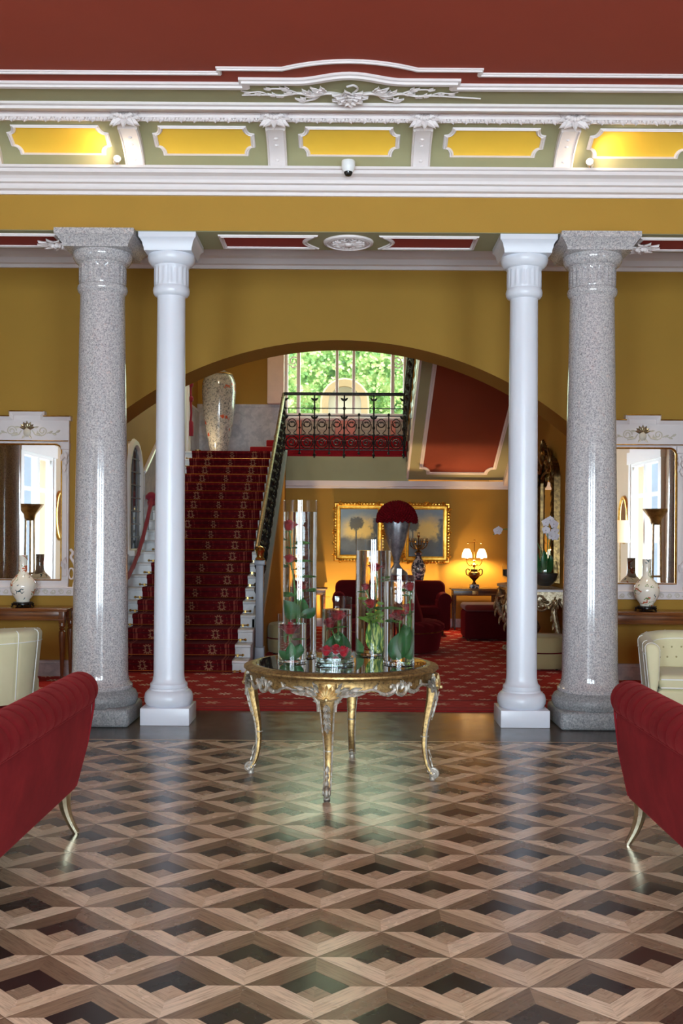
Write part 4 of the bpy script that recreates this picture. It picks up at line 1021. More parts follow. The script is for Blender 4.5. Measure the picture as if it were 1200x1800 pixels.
# ================================================================== ROUND GILT TABLE
TC = (-0.03, 6.85); TH = radians(-7.5)
t = thing('round_table', 'round gilt cabriole-legged table with a dark glass top in the centre of the floor', 'table', (TC[0], TC[1], 0), TH)
MB().lathe([(0.0, 0.725), (0.56, 0.725), (0.60, 0.722), (0.618, 0.716), (0.632, 0.722), (0.642, 0.732), (0.640, 0.742), (0.628, 0.747), (0.612, 0.750), (0.598, 0.756), (0.585, 0.758), (0.565, 0.7565), (0.0, 0.7565)], (0, 0, 0), 96).build('tabletop', M['gilt'], t)
MB().lathe([(0.0, 0.755), (0.560, 0.755), (0.563, 0.757), (0.560, 0.760), (0.0, 0.760)], (0, 0, 0), 96).build('glass_top', M['table_glass'], t)
LEGA = [-pi/2 + i*pi/2 for i in range(4)]
def apron_bottom(a):
    k = ((a + pi/2) % (pi/2))/(pi/2)      # 0 at a leg, 0.5 between legs
    d = min(k, 1-k)*2
    return 0.634 - 0.052*max(0, 1 - d/0.16)**1.5 - 0.018*max(0, 1-abs(d-1.0)/0.22) + 0.012*max(0, 1-abs(d-0.55)/0.3)
ap = MB(); n = 192
for i in range(n):
    a = 2*pi*i/n; zb = apron_bottom(a)
    for r, z in ((0.60, 0.724), (0.608, 0.712), (0.604, 0.70), (0.600, zb+0.03), (0.606, zb+0.012), (0.604, zb), (0.585, zb), (0.583, 0.724)): ap.v.append(Vector((r*cos(a), r*sin(a), z)))
for i in range(n):
    j = (i+1) % n
    for k in range(8): ap.f.append((8*i+k, 8*j+k, 8*j+(k+1) % 8, 8*i+(k+1) % 8))
ap.build('apron', M['gilt'], t)
def on_ring(a, r, z): return Vector((r*cos(a), r*sin(a), z))
# carved scrolls along the apron
for i in range(4):
    for sg in (1, -1):
        cs_ = MB(); a0 = LEGA[i]
        f = lambda da, z, r=0.610: on_ring(a0 + sg*da, r, z - 0.014)
        cs_.tube(catmull([f(0.10, 0.60), f(0.16, 0.648), f(0.26, 0.662), f(0.36, 0.668)], 6), [0.011]*12 + [0.007]*7, 6)
        cs_.tube(catmull([f(0.36, 0.664), f(0.44, 0.676), f(0.50, 0.668), f(0.56, 0.650), f(0.64, 0.646), f(0.70, 0.655)], 6), 0.008, 6)
        for da, z, du, dz, L in ((0.10, 0.675, 0.5, 0.8, 0.055), (0.12, 0.668, 0.9, 0.35, 0.07), (0.15, 0.655, 1.0, 0.1, 0.075), (0.22, 0.672, 1.0, 0.25, 0.08), (0.46, 0.666, 0.5, 0.9, 0.05)):
            tang = Vector((-sin(a0+sg*da), cos(a0+sg*da), 0))*sg
            cs_.leaf(f(da, z, 0.606), tang*du + Vector((0, 0, dz)), on_ring(a0+sg*da, 1, 0), L, 0.028, -0.25, 2, 0.4, 6, 0.008)
        cs_.build('carved_scrollwork', M['gilt_grey'], t); cs_ = MB()
        am = a0 + pi/4
        g = lambda da, z: on_ring(am + sg*da, 0.612, z - 0.014)
        cs_.tube(catmull([g(0.26, 0.650), g(0.20, 0.640), g(0.13, 0.648), g(0.085, 0.668), g(0.10, 0.690), g(0.13, 0.692), g(0.128, 0.680)], 6), [0.008]*8 + [0.015]*20 + [0.010]*9, 6)
        cs_.tube(catmull([g(0.0, 0.632), g(0.04, 0.640), g(0.065, 0.662), g(0.055, 0.690), g(0.03, 0.700)], 6), 0.013, 6)
        tang = Vector((-sin(am), cos(am), 0))*sg
        for dz, du, L in ((1, 0.15, 0.06), (0.9, 0.5, 0.055)): cs_.leaf(on_ring(am, 0.606, 0.650), tang*du + Vector((0, 0, dz)), on_ring(am, 1, 0), L, 0.026, -0.2, 2, 0.4, 6, 0.008)
        cs_.build('carved_cartouche', M['gilt_grey'], t)
for i, a in enumerate(LEGA):
    # centre line of the leg: radius from the table's axis, height, half width
    key = [(0.592, 0.70, 0.050), (0.600, 0.655, 0.048), (0.604, 0.60, 0.044), (0.596, 0.53, 0.037), (0.578, 0.44, 0.031), (0.560, 0.34, 0.0265), (0.553, 0.25, 0.0235), (0.558, 0.17, 0.021), (0.574, 0.10, 0.020), (0.594, 0.060, 0.021), (0.606, 0.040, 0.022)]
    key = [(r_, z_, w_*(1.16 if z_ > 0.4 else 1.06)) for r_, z_, w_ in key]
    lg = MB(); C_ = catmull([Vector(k) for k in key], 5)
    seg = 12
    for r, z, w in C_:
        for k in range(seg):
            b = 2*pi*k/seg; cw = abs(cos(b))**0.7*(1 if cos(b) > 0 else -1); sw_ = abs(sin(b))**0.7*(1 if sin(b) > 0 else -1)
            rr = r + w*0.78*cw; tt = w*sw_
            lg.v.append(Vector((rr*cos(a) - tt*sin(a), rr*sin(a) + tt*cos(a), z)))
    for j in range(len(C_)-1): lg.f += [(j*seg+k, j*seg+(k+1) % seg, (j+1)*seg+(k+1) % seg, (j+1)*seg+k) for k in range(seg)]
    lg.f += [tuple(range(seg)), tuple((len(C_)-1)*seg+k for k in range(seg))[::-1]]
    L = lg.build('leg', M['gilt'], t)
    e = Vector((cos(a), sin(a), 0)); tg = Vector((-sin(a), cos(a), 0))
    ft = MB(); fc = e*0.612 + Vector((0, 0, 0.042))
    ft.tube([fc + e*x + Vector((0, 0, z)) for x, z in spiral(0, 0, 0.034, 0.008, pi*0.9, -1.4, 22)], [0.014]*23, 8)
    ft.ball(fc, (0.024, 0.024, 0.024), 10, 8).lathe([(0.020, 0.0), (0.022, 0.006), (0.016, 0.022), (0.018, 0.032)], e*0.606, 14)
    for sg in (1, -1): ft.tube([fc + tg*0.018*sg + e*x + Vector((0, 0, z)) for x, z in spiral(0, 0, 0.026, 0.006, pi*0.9, -1.3, 16)], 0.006, 6)
    ft.build('scroll_foot', M['gilt_grey'], L)
    cv_ = MB(); k0 = e*0.652 + Vector((0, 0, 0.636))
    for j in range(9):
        b = -1.35 + 2.7*j/8
        cv_.leaf(k0 + Vector((0, 0, -0.030)), tg*sin(b) + Vector((0, 0, cos(b))) + e*0.20, e, 0.088 - 0.018*abs(sin(b)), 0.030, 0.3, 0, -0.6, 6, 0.012)
    cv_.ball(k0 + Vector((0, 0, -0.026)) + e*0.006, (0.013, 0.013, 0.013), 10, 6)
    cv_.build('shell', M['pale_gilt'], L)
    for sg in (1, -1):              # acanthus wings either side of the shell
        wg = MB()
        for da, z, du, dz, Lw, Ww in ((0.055, 0.610, 0.55, 0.9, 0.095, 0.040), (0.085, 0.615, 0.95, 0.55, 0.105, 0.038), (0.125, 0.625, 1.0, 0.22, 0.115, 0.034), (0.20, 0.632, 1.0, 0.10, 0.11, 0.030), (0.05, 0.60, 0.9, -0.1, 0.06, 0.026)):
            e2 = Vector((cos(a+sg*da), sin(a+sg*da), 0)); t2 = Vector((-sin(a+sg*da), cos(a+sg*da), 0))*sg
            wg.leaf(e2*0.618 + Vector((0, 0, z)), t2*du + Vector((0, 0, dz)) + e2*0.12, e2, Lw, Ww, 0.12, 3, 0.45, 8, 0.010)
        wg.tube(catmull([e*0.630 + tg*sg*0.052 + Vector((0, 0, 0.535)), e*0.628 + tg*sg*0.058 + Vector((0, 0, 0.585)), e*0.622 + tg*sg*0.085 + Vector((0, 0, 0.622)), e*0.612 + tg*sg*0.14 + Vector((0, 0, 0.636))], 5), 0.009, 6)
        wg.build('acanthus_wing', M['gilt_grey'], L)
    lv_ = MB()
    for z, r, L_ in ((0.58, 0.640, 0.075), (0.54, 0.632, 0.075), (0.50, 0.622, 0.075), (0.46, 0.61, 0.07)):
        lv_.leaf(e*(r+0.006) + Vector((0, 0, z)), Vector((0, 0, -1)) - e*0.34, e, L_, 0.032, -0.05, 3, 0.35, 6, 0.006)
        for sg in (1, -1): lv_.leaf(e*(r+0.002) + Vector((0, 0, z)), Vector((0, 0, -1)) + tg*0.45*sg - e*0.36, e, L_*0.75, 0.022, -0.05, 2, 0.3, 6, 0.006)
    for z, r in ((0.20, 0.580), (0.16, 0.584), (0.12, 0.596)): lv_.leaf(e*(r) + Vector((0, 0, z)), Vector((0, 0, -1)) + e*0.25, e, 0.06, 0.026, -0.1, 2, 0.35, 6, 0.006)
    lv_.tube([e*0.553 + tg*0.027*cos(b) + e*0.023*sin(b) + Vector((0, 0, 0.285)) for b in [2*pi*j/14 for j in range(14)]], 0.005, 5, closed=True)
    for sg in (1, -1):
        rb_ = [(r + w*0.45, z, w*0.97) for r, z, w in C_[8:-4]]
        lv_.tube([e*r + tg*sg*w + Vector((0, 0, z)) for r, z, w in rb_], 0.006, 6)
    lv_.build('leg_carving', M['gilt_grey'], L)

# ================================================================== GLASS CYLINDERS WITH ROSES
TZ = 0.7605
def glass_cylinder(label, x, y, r, h, hw, name='glass_vase'):
    t = thing(name, label, 'vase', (x, y, TZ), 0, 'glass vases on the round table')
    w = 0.004; b = 0.018
    MB().lathe([(r, 0.0), (r, h), (r-w*0.5, h+0.001), (r-w, h), (r-w, h-0.004)], (0, 0, 0), 64, close=False).build('cylinder', M['glass'], t)
    MB().lathe([(0, 0.0005), (r-0.0015, 0.0005), (r-0.0005, 0.003), (r-0.0005, b-0.002), (r-0.004, b), (0, b)], (0, 0, 0), 64).build('thick_bottom', M['glass_base'], t)
    if hw > 0: MB().lathe([(0, b+0.0006), (r-w-0.0006, b+0.0006), (r-w-0.0006, hw), (0, hw)], (0, 0, 0), 64).build('water', M['water'], t)
    return t
VASE = [None]                # the vase that the flowers below stand in: x, y, radius
def inside(mb, o):
    if VASE[0]:
        vx, vy, vr = VASE[0]; lim = vr - 0.009
        for v in mb.v:
            dx, dy = v.x + o[0] - vx, v.y + o[1] - vy; l = sqrt(dx*dx + dy*dy)
            if l > lim*0.8:
                k = lim*(0.8 + 0.2*math.tanh((l/lim - 0.8)/0.2))/l; v.x = vx + dx*k - o[0]; v.y = vy + dy*k - o[1]
    return mb
def rose_head(R=0.045, seed=1):
    """A full rose: spiralling cupped petals."""
    rg = random.Random(seed); mb = MB(); N = 26
    for i in range(N):
        t = i/(N-1); a = i*2.39996; rad = R*(0.12 + 0.88*t**0.8); hgt = R*(1.15 - 0.55*t); open_ = 0.15 + 0.95*t**1.6
        nu, nv = 6, 5; vs = []; wid = (1.7 - 0.6*t)
        for v in range(nv+1):
            tv = v/nv
            for u_ in range(nu+1):
                tu = (u_/nu - 0.5)*2; an = a + tu*wid*0.5*(0.45 + 0.55*sin(pi*min(1, tv*0.75+0.15)))
                rr = rad*(0.25 + 0.75*tv**0.6) + open_*R*0.34*max(0, tv-0.55)**1.2*2 + rg.uniform(-1, 1)*R*0.012
                zz = -R*0.55 + (hgt + R*0.45)*tv**0.9*(1 - 0.10*tu*tu) - open_*R*0.55*max(0, tv-0.7)**1.5*2.4
                vs.append(Vector((rr*cos(an), rr*sin(an), zz)))
        fs = [(v*(nu+1)+u_, v*(nu+1)+u_+1, (v+1)*(nu+1)+u_+1, (v+1)*(nu+1)+u_) for v in range(nv) for u_ in range(nu)]
        mb.add(vs, fs)
    mb.ball((0, 0, -R*0.1), (R*0.55, R*0.55, R*0.6), 10, 8); return mb
def rose(label, x, y, z, R, stem=None, leaves=(), tilt=(0, 0), seed=1, lmat='leaf', group='red roses in the glass vases'):
    """stem: list of offsets from the bloom down; leaves: (index along the stem 0..1, angle, length, width)."""
    t = thing('rose', label, 'rose', (x, y, z), 0, group)
    h = rose_head(R, seed); h.xf(Euler((tilt[0], tilt[1], seed), 'XYZ').to_matrix().to_4x4()); inside(h, (x, y)).build('bloom', M['rose'], t, smooth=60)
    if stem:
        pts = catmull([Vector((0, 0, -R*0.4))] + [Vector(p) for p in stem], 6)
        inside(MB().tube(pts, 0.0036, 7), (x, y)).build('stem', M['stem'], t)
        sp = MB()
        for i in range(5):
            a = 2*pi*i/5; sp.leaf((0, 0, -R*0.5), (cos(a), sin(a), -0.5), (0, 0, 1), R*0.9, R*0.3, 0.3, 0, 0.1, 4)
        inside(sp, (x, y)).build('sepals', M['stem'], t)
        for (k, a, L, W) in leaves:
            p = pts[min(len(pts)-1, int(k*(len(pts)-1)))]
            lf = MB(); d = Vector((cos(a), sin(a), 0.25))
            lf.tube([p, p + d*L*0.35], 0.0016, 5)
            for da, l_ in ((0, 1.0), (0.9, 0.72), (-0.9, 0.72)):
                d2 = Vector((cos(a+da), sin(a+da), 0.12)); lf.leaf(p + d*L*0.30, d2, (0, -0.5 + rnd.uniform(-0.3, 0.3), 1), L*l_, W*l_, 0.15, 0, 0.15, 6)
            inside(lf, (x, y)).build('leaf', M[lmat], t, smooth=60)
    return t
def broad_leaf(label, x, y, z, parts, mat):
    t = thing('broad_leaf', label, 'leaf', (x, y, z), 0, 'broad green leaves in the glass vases')
    for (bx_, by_, bz_, d, nm, L, W, curl) in parts: inside(MB().leaf((bx_, by_, bz_), d, nm, L, W, curl, 0, 0.25, 12), (x, y)).build('blade', M[mat], t, smooth=60)
    return t
VA = (-0.322, 7.17, 0.119); VB = (-0.356, 6.86, 0.0955); VC = (-0.061, 6.99, 0.101); VD = (0.190, 7.29, 0.124); VE = (0.348, 6.81, 0.103); VF = (-0.071, 6.72, 0.128)
glass_cylinder('tallest glass cylinder vase, at the back left of the table', *VA, 1.075, 0.995)
glass_cylinder('shortest glass cylinder vase, with a single rose, at the left table edge', *VB, 0.312, 0.25)
glass_cylinder('mid-height glass cylinder vase behind the low bowl of roses', *VC, 0.418, 0.336)
glass_cylinder('second tallest glass cylinder vase, with ivy and a striped leaf, right of the table centre', *VD, 0.808, 0.73)
glass_cylinder('glass cylinder vase with three roses and a broad dark leaf, at the right table edge', *VE, 0.615, 0.537)
glass_cylinder('low wide glass bowl with floating rose heads at the front of the table', *VF, 0.085, 0.05, 'glass_bowl')
def at(v, px, py, dy=0.0):
    VASE[0] = v; p = P(px, py, v[1]+dy); p.x = v[0] + (p.x - v[0])*0.74; return p
# tallest vase: three roses one above the other
p = at(VA, 507, 925); rose('red rose at the top of the tallest glass vase', p.x, p.y, p.z, 0.047, [(0.01, 0, -0.10), (0.02, 0.01, -0.3), (0.05, 0.01, -0.55), (0.045, 0, -0.80)], [(0.25, 2.8, 0.09, 0.05), (0.32, 0.2, 0.08, 0.045), (0.36, 4.6, 0.07, 0.045)], (0.1, 0.1), 2)
p = at(VA, 508, 983); rose('red rose in the middle of the tallest glass vase', p.x, p.y, p.z, 0.036, [(0.02, 0.01, -0.1), (0.035, 0.0, -0.35), (0.05, 0.0, -0.57)], [(0.10, 0.3, 0.09, 0.045), (0.25, 3.3, 0.07, 0.05), (0.3, 5.2, 0.08, 0.05), (0.4, 0.2, 0.1, 0.045)], (0.3, -0.2), 3)
p = at(VA, 531, 1030); rose('lowest red rose in the tallest glass vase', p.x, p.y, p.z, 0.036, [(-0.01, 0.01, -0.1), (-0.01, 0.0, -0.38)], [(0.3, 0.1, 0.09, 0.045), (0.45, 2.9, 0.1, 0.06)], (0.2, 0.5), 4)
p = at(VA, 522, 1078); broad_leaf('rounded green leaf low in the tallest glass vase', p.x, p.y, p.z, [(0.0, -0.03, -0.03, (-0.6, 0, 0.65), (0.3, -1, 0.2), 0.17, 0.13, 0.2), (0.02, -0.01, -0.02, (0.75, 0, 0.35), (0.2, -1, 0.3), 0.13, 0.07, 0.2), (0.0, 0.02, -0.04, (0.1, 0.1, 0.9), (0, -1, 0.1), 0.16, 0.10, 0.1)], 'leaf_dark')
# shortest vase
p = at(VB, 509, 1106); rose('single red rose in the shortest glass vase', p.x, p.y, p.z, 0.050, [(0.0, 0, -0.06), (0.005, 0, -0.14)], [(0.6, 0.4, 0.06, 0.035)], (0.15, 0.1), 5)
p = at(VB, 511, 1157); broad_leaf('folded green leaves at the bottom of the shortest glass vase', p.x, p.y, p.z, [(0, -0.01, -0.004, (-0.75, -0.1, 0.55), (0.3, -1, 0.4), 0.10, 0.06, 0.2), (0, 0.01, 0, (0.7, 0.1, 0.7), (0, -1, 0.3), 0.085, 0.05, 0.2), (0, 0, 0, (0.02, -0.1, 1), (0, -1, 0), 0.11, 0.055, 0.05), (0.01, 0.03, 0, (0.3, 0.2, 1), (0.3, -1, 0), 0.10, 0.06, 0.1)], 'leaf_dark')
# mid-height vase
p = at(VC, 578, 1096, -0.02); rose('left red rose in the mid-height glass vase', p.x, p.y, p.z, 0.044, [(0.02, 0, -0.06), (0.04, 0.01, -0.2)], [(0.3, 0.3, 0.05, 0.02), (0.35, 4.4, 0.04, 0.02)], (0.2, -0.2), 6)
p = at(VC, 594, 1082, 0.03); rose('right red rose, set higher in the mid-height glass vase', p.x, p.y, p.z, 0.046, [(0, 0, -0.08), (0, 0, -0.24)], [(0.5, 1.0, 0.05, 0.02)], (0.1, 0.2), 7)
p = at(VC, 592, 1150); broad_leaf('broad dark leaf folded like a tent in the mid-height glass vase', p.x, p.y, p.z, [(-0.055, -0.02, -0.035, (0.45, 0.02, 0.9), (-0.3, -1, 0.1), 0.185, 0.12, 0.02), (0.06, -0.02, -0.035, (-0.40, 0.02, 0.9), (0.3, -1, 0.1), 0.19, 0.12, 0.02), (0.0, 0.03, -0.035, (0.05, 0.0, 1.0), (0, -1, 0.1), 0.19, 0.14, 0.02)], 'leaf_dark')
# second tallest vase: roses, ivy, striped leaf
p = at(VD, 659, 998, 0.03); rose('uppermost red rose in the vase with the striped leaf', p.x, p.y, p.z, 0.036, [(0.01, 0, -0.1), (0.0, 0, -0.30), (0.005, 0, -0.5)], [(0.28, 0.6, 0.08, 0.045), (0.34, 0.2, 0.08, 0.05), (0.42, 2.4, 0.06, 0.04)], (0.1, 0.1), 8)
p = at(VD, 642, 1032, 0.0); rose('left small red rose in the vase with the striped leaf', p.x, p.y, p.z, 0.030, [(0.02, 0, -0.08), (0.05, 0, -0.36)], [(0.4, 3.0, 0.05, 0.03)], (0.2, -0.3), 9)
p = at(VD, 650, 1062, -0.03); rose('front red rose in the vase with the striped leaf', p.x, p.y, p.z, 0.042, [(0.0, 0, -0.08), (0.02, 0, -0.26)], [(0.25, 0.2, 0.07, 0.04)], (0.6, 0.0), 10)
t = thing('ivy_sprig', 'bright green ivy sprig under the roses of the second tallest vase', 'ivy', tuple(at(VD, 656, 1100)), 0)
MB().tube(catmull([(0, 0, -0.10), (0.01, -0.01, 0.05), (-0.03, 0, 0.12), (0.02, 0.01, 0.2)], 6), 0.003, 6).build('stem', M['stem'], t)
rv = random.Random(5)
for i in range(18):
    a = rv.uniform(0, 2*pi); z = rv.uniform(0.02, 0.20); q = Vector((0.05*cos(a)*rv.random(), 0.05*sin(a)*rv.random(), z))
    lf = MB()
    for da in (-0.8, 0, 0.8): lf.leaf(q, (cos(a+da), sin(a+da)*0.8, rv.uniform(-0.1, 0.3)), (0, -0.8, 0.7), 0.052 if da == 0 else 0.04, 0.030, 0.1, 0, 0.15, 5)
    inside(lf, t.location).build('leaf', M['leaf_bright'], t, smooth=60)
p = at(VD, 652, 1140); broad_leaf('striped yellow-green leaf in the second tallest glass vase', p.x, p.y, p.z, [(0.03, -0.03, -0.03, (-0.1, 0.1, 0.95), (0.1, -1, 0.1), 0.25, 0.115, 0.03), (0.05, -0.02, -0.035, (0.18, 0.1, 0.95), (-0.3, -1, 0.1), 0.22, 0.10, 0.03)], 'leaf_var')
p = at(VD, 640, 1142); broad_leaf('plain green leaf beside the striped leaf in the second tallest vase', p.x, p.y, p.z, [(-0.02, 0.0, -0.03, (-0.35, 0.1, 0.9), (-0.2, -1, 0.1), 0.14, 0.07, 0.05), (0.09, 0.03, -0.035, (0.25, 0.0, 0.95), (0.1, -1, 0.1), 0.20, 0.08, 0.05)], 'leaf')
# vase at the right edge
p = at(VE, 721, 1032, 0.0); rose('uppermost red rose in the vase at the right table edge', p.x, p.y, p.z, 0.038, [(0.0, 0, -0.08), (0.0, 0.01, -0.3), (-0.01, 0, -0.42)], [(0.15, 3.5, 0.05, 0.03), (0.3, 4.5, 0.06, 0.05), (0.5, 4.3, 0.08, 0.06)], (0.2, -0.2), 11)
p = at(VE, 702, 1083, -0.03); rose('lower front red rose in the vase at the right table edge', p.x, p.y, p.z, 0.044, [(0.0, 0, -0.07), (0.0, 0.01, -0.24)], [(0.35, 3.0, 0.07, 0.05)], (0.5, 0.1), 12)
p = at(VE, 716, 1068, 0.05); rose('rear red rose in the vase at the right table edge', p.x, p.y, p.z, 0.034, [(0.0, 0, -0.07), (-0.02, 0, -0.28)], [(0.3, 0.2, 0.07, 0.05), (0.0, 3.3, 0.09, 0.05)], (0.1, 0.2), 13)
p = at(VE, 706, 1155); broad_leaf('broad dark green leaf in the vase at the right table edge', p.x, p.y, p.z, [(-0.05, -0.03, -0.015, (0.42, 0.05, 0.9), (-0.2, -1, 0.1), 0.24, 0.13, 0.02), (0.055, -0.03, -0.015, (-0.2, 0.05, 0.95), (0.3, -1, 0.1), 0.24, 0.13, 0.02), (0.06, 0.02, -0.015, (0.12, 0.0, 0.95), (0.2, -1, 0.1), 0.28, 0.09, 0.02)], 'leaf_dark')
# floating heads
for (px, py, dy, R, sd, lab) in ((568, 1145, -0.01, 0.043, 14, 'leftmost rose head floating in the low glass bowl'), (591, 1142, 0.06, 0.043, 15, 'middle rose head floating at the back of the low glass bowl'), (609, 1149, -0.045, 0.045, 16, 'rightmost rose head floating in the low glass bowl')):
    p = at(VF, px, py, dy); rose(lab, p.x, p.y, TZ + 0.082, R, None, (), (0.15, 0.1), sd, group='floating rose heads')
# ================================================================== RED VELVET SOFAS
def red_sofa(label, sx, y_far, top_z, xb, xt, length=2.0):
    """Back towards the middle of the room; sx = -1 for the left sofa (it faces left)."""
    t = thing('red_sofa', label, 'sofa', (sx*(xb+0.4), y_far - length/2, 0), 0, 'red velvet sofas')
    y0, y1 = y_far - length, y_far; zb = 0.225
    b = MB(); n = 10; prof = []
    # outer back: gently hollow from the hem to the roll, then down the inner side
    for i in range(n+1):
        q = i/n; prof.append((lerp(xb, xt+0.015, q) - 0.02*sin(pi*q), lerp(zb, top_z-0.12, q)))
    prof += [(xt+0.10, top_z-0.06), (xt+0.20, top_z-0.12), (xb+0.17, 0.45), (xb+0.17, zb)]
    b.prism([(sx*x, y0, z) for x, z in prof], (0, y1-y0, 0))
    bo = b.build('back', M['velvet'], t, world=True, smooth=50)
    md = bo.modifiers.new('bev', 'BEVEL'); md.width = 0.018; md.segments = 3; md.limit_method = 'ANGLE'; md.angle_limit = radians(50)
    # channelled roll along the top
    r = MB(); R = 0.098; cx, cz = xt+0.080, top_z-R; seg = 26; m_ = int(length/0.012); pitch = 0.125
    for j in range(m_+1):
        y = lerp(y0-0.02, y1+0.02, j/m_); e = min(y1+0.02-y, y-y0+0.02); cap = 1.0 if e > 0.07 else sqrt(max(0.0, 1-(1-e/0.07)**2))*0.28+0.72
        for k in range(seg):
            a = 2*pi*k/seg; ph = ((y + 0.055*sin(a+0.6) + 0.5*pitch)/pitch) % 1
            gro = 1 - 0.085*max(0, 1-abs(ph-0.5)/0.10)**1.1*(1 if e > 0.06 else 0.0)
            rr = R*cap*(gro if sin(a + 0.3) > -0.55 else 1)
            r.v.append(Vector((sx*(cx - rr*cos(a)*1.02), y, cz + rr*sin(a))))
    for j in range(m_):
        for k in range(seg): r.f.append((j*seg+k, j*seg+(k+1) % seg, (j+1)*seg+(k+1) % seg, (j+1)*seg+k))
    r.f += [tuple(range(seg))[::-1], tuple(m_*seg+k for k in range(seg))]
    r.build('top_roll', M['velvet'], t, world=True, smooth=70)
    s_ = MB().tube([(sx*(xt+0.008), y1-0.012, top_z-0.15), (sx*(xt+0.012), y1-0.008, top_z-0.2), (sx*(lerp(xb, xt+0.015, 0.5)-0.018), y1-0.006, lerp(zb, top_z-0.12, 0.5)), (sx*(xb-0.002), y1-0.008, zb+0.02)], 0.007, 6)
    s_.tube([(sx*(xt+0.010), y0+0.02, top_z-0.165), (sx*(xt+0.010), y1-0.02, top_z-0.165)], 0.007, 6); s_.build('welt', M['velvet'], t, world=True)
    MB().rbox(*sorted((sx*(xb+0.15), sx*(xb+0.88))), y0+0.02, y1-0.02, zb, 0.36, 0.03).build('seat_base', M['velvet'], t, world=True)
    MB().rbox(*sorted((sx*(xb+0.18), sx*(xb+0.90))), y0+0.14, y1-0.14, 0.36, 0.47, 0.045, 4).build('seat_cushion', M['velvet'], t, world=True)
    for ya_, yb_ in ((y0, y0+0.14), (y1-0.14, y1)):
        MB().rbox(*sorted((sx*(xb+0.16), sx*(xb+0.86))), ya_+0.01, yb_-0.01, 0.34, 0.60, 0.06, 4).build('arm', M['velvet'], t, world=True)
    for dx, dy, ox, oy in ((0.045, -0.06, -0.06, 0.06), (0.045, -(length-0.06), -0.06, -0.06), (0.80, -0.06, 0.05, 0.05), (0.80, -(length-0.06), 0.05, -0.05)):
        bx_, by_ = xb+dx, y1+dy; L = MB(); pts = []; rad = []
        for i in range(11):
            q = i/10; k = -0.35*sin(pi*q*0.9)*0.35 + q
            pts.append((sx*(bx_ + ox*(q**1.5)*1.0 + 0.012*sin(pi*q)), by_ + oy*0.4*(q**1.5), lerp(zb+0.01, 0.0, q))); rad.append(lerp(0.040, 0.017, q**0.8))
        L.tube(pts, rad, 10); L.build('leg', M['champagne'], t, world=True)
    return t
red_sofa('red velvet sofa at the left, seen from behind its channelled back', -1, 5.56, 0.862, 1.445, 1.340)
red_sofa('red velvet sofa at the right, seen from behind its channelled back', 1, 5.42, 0.852, 1.485, 1.398)

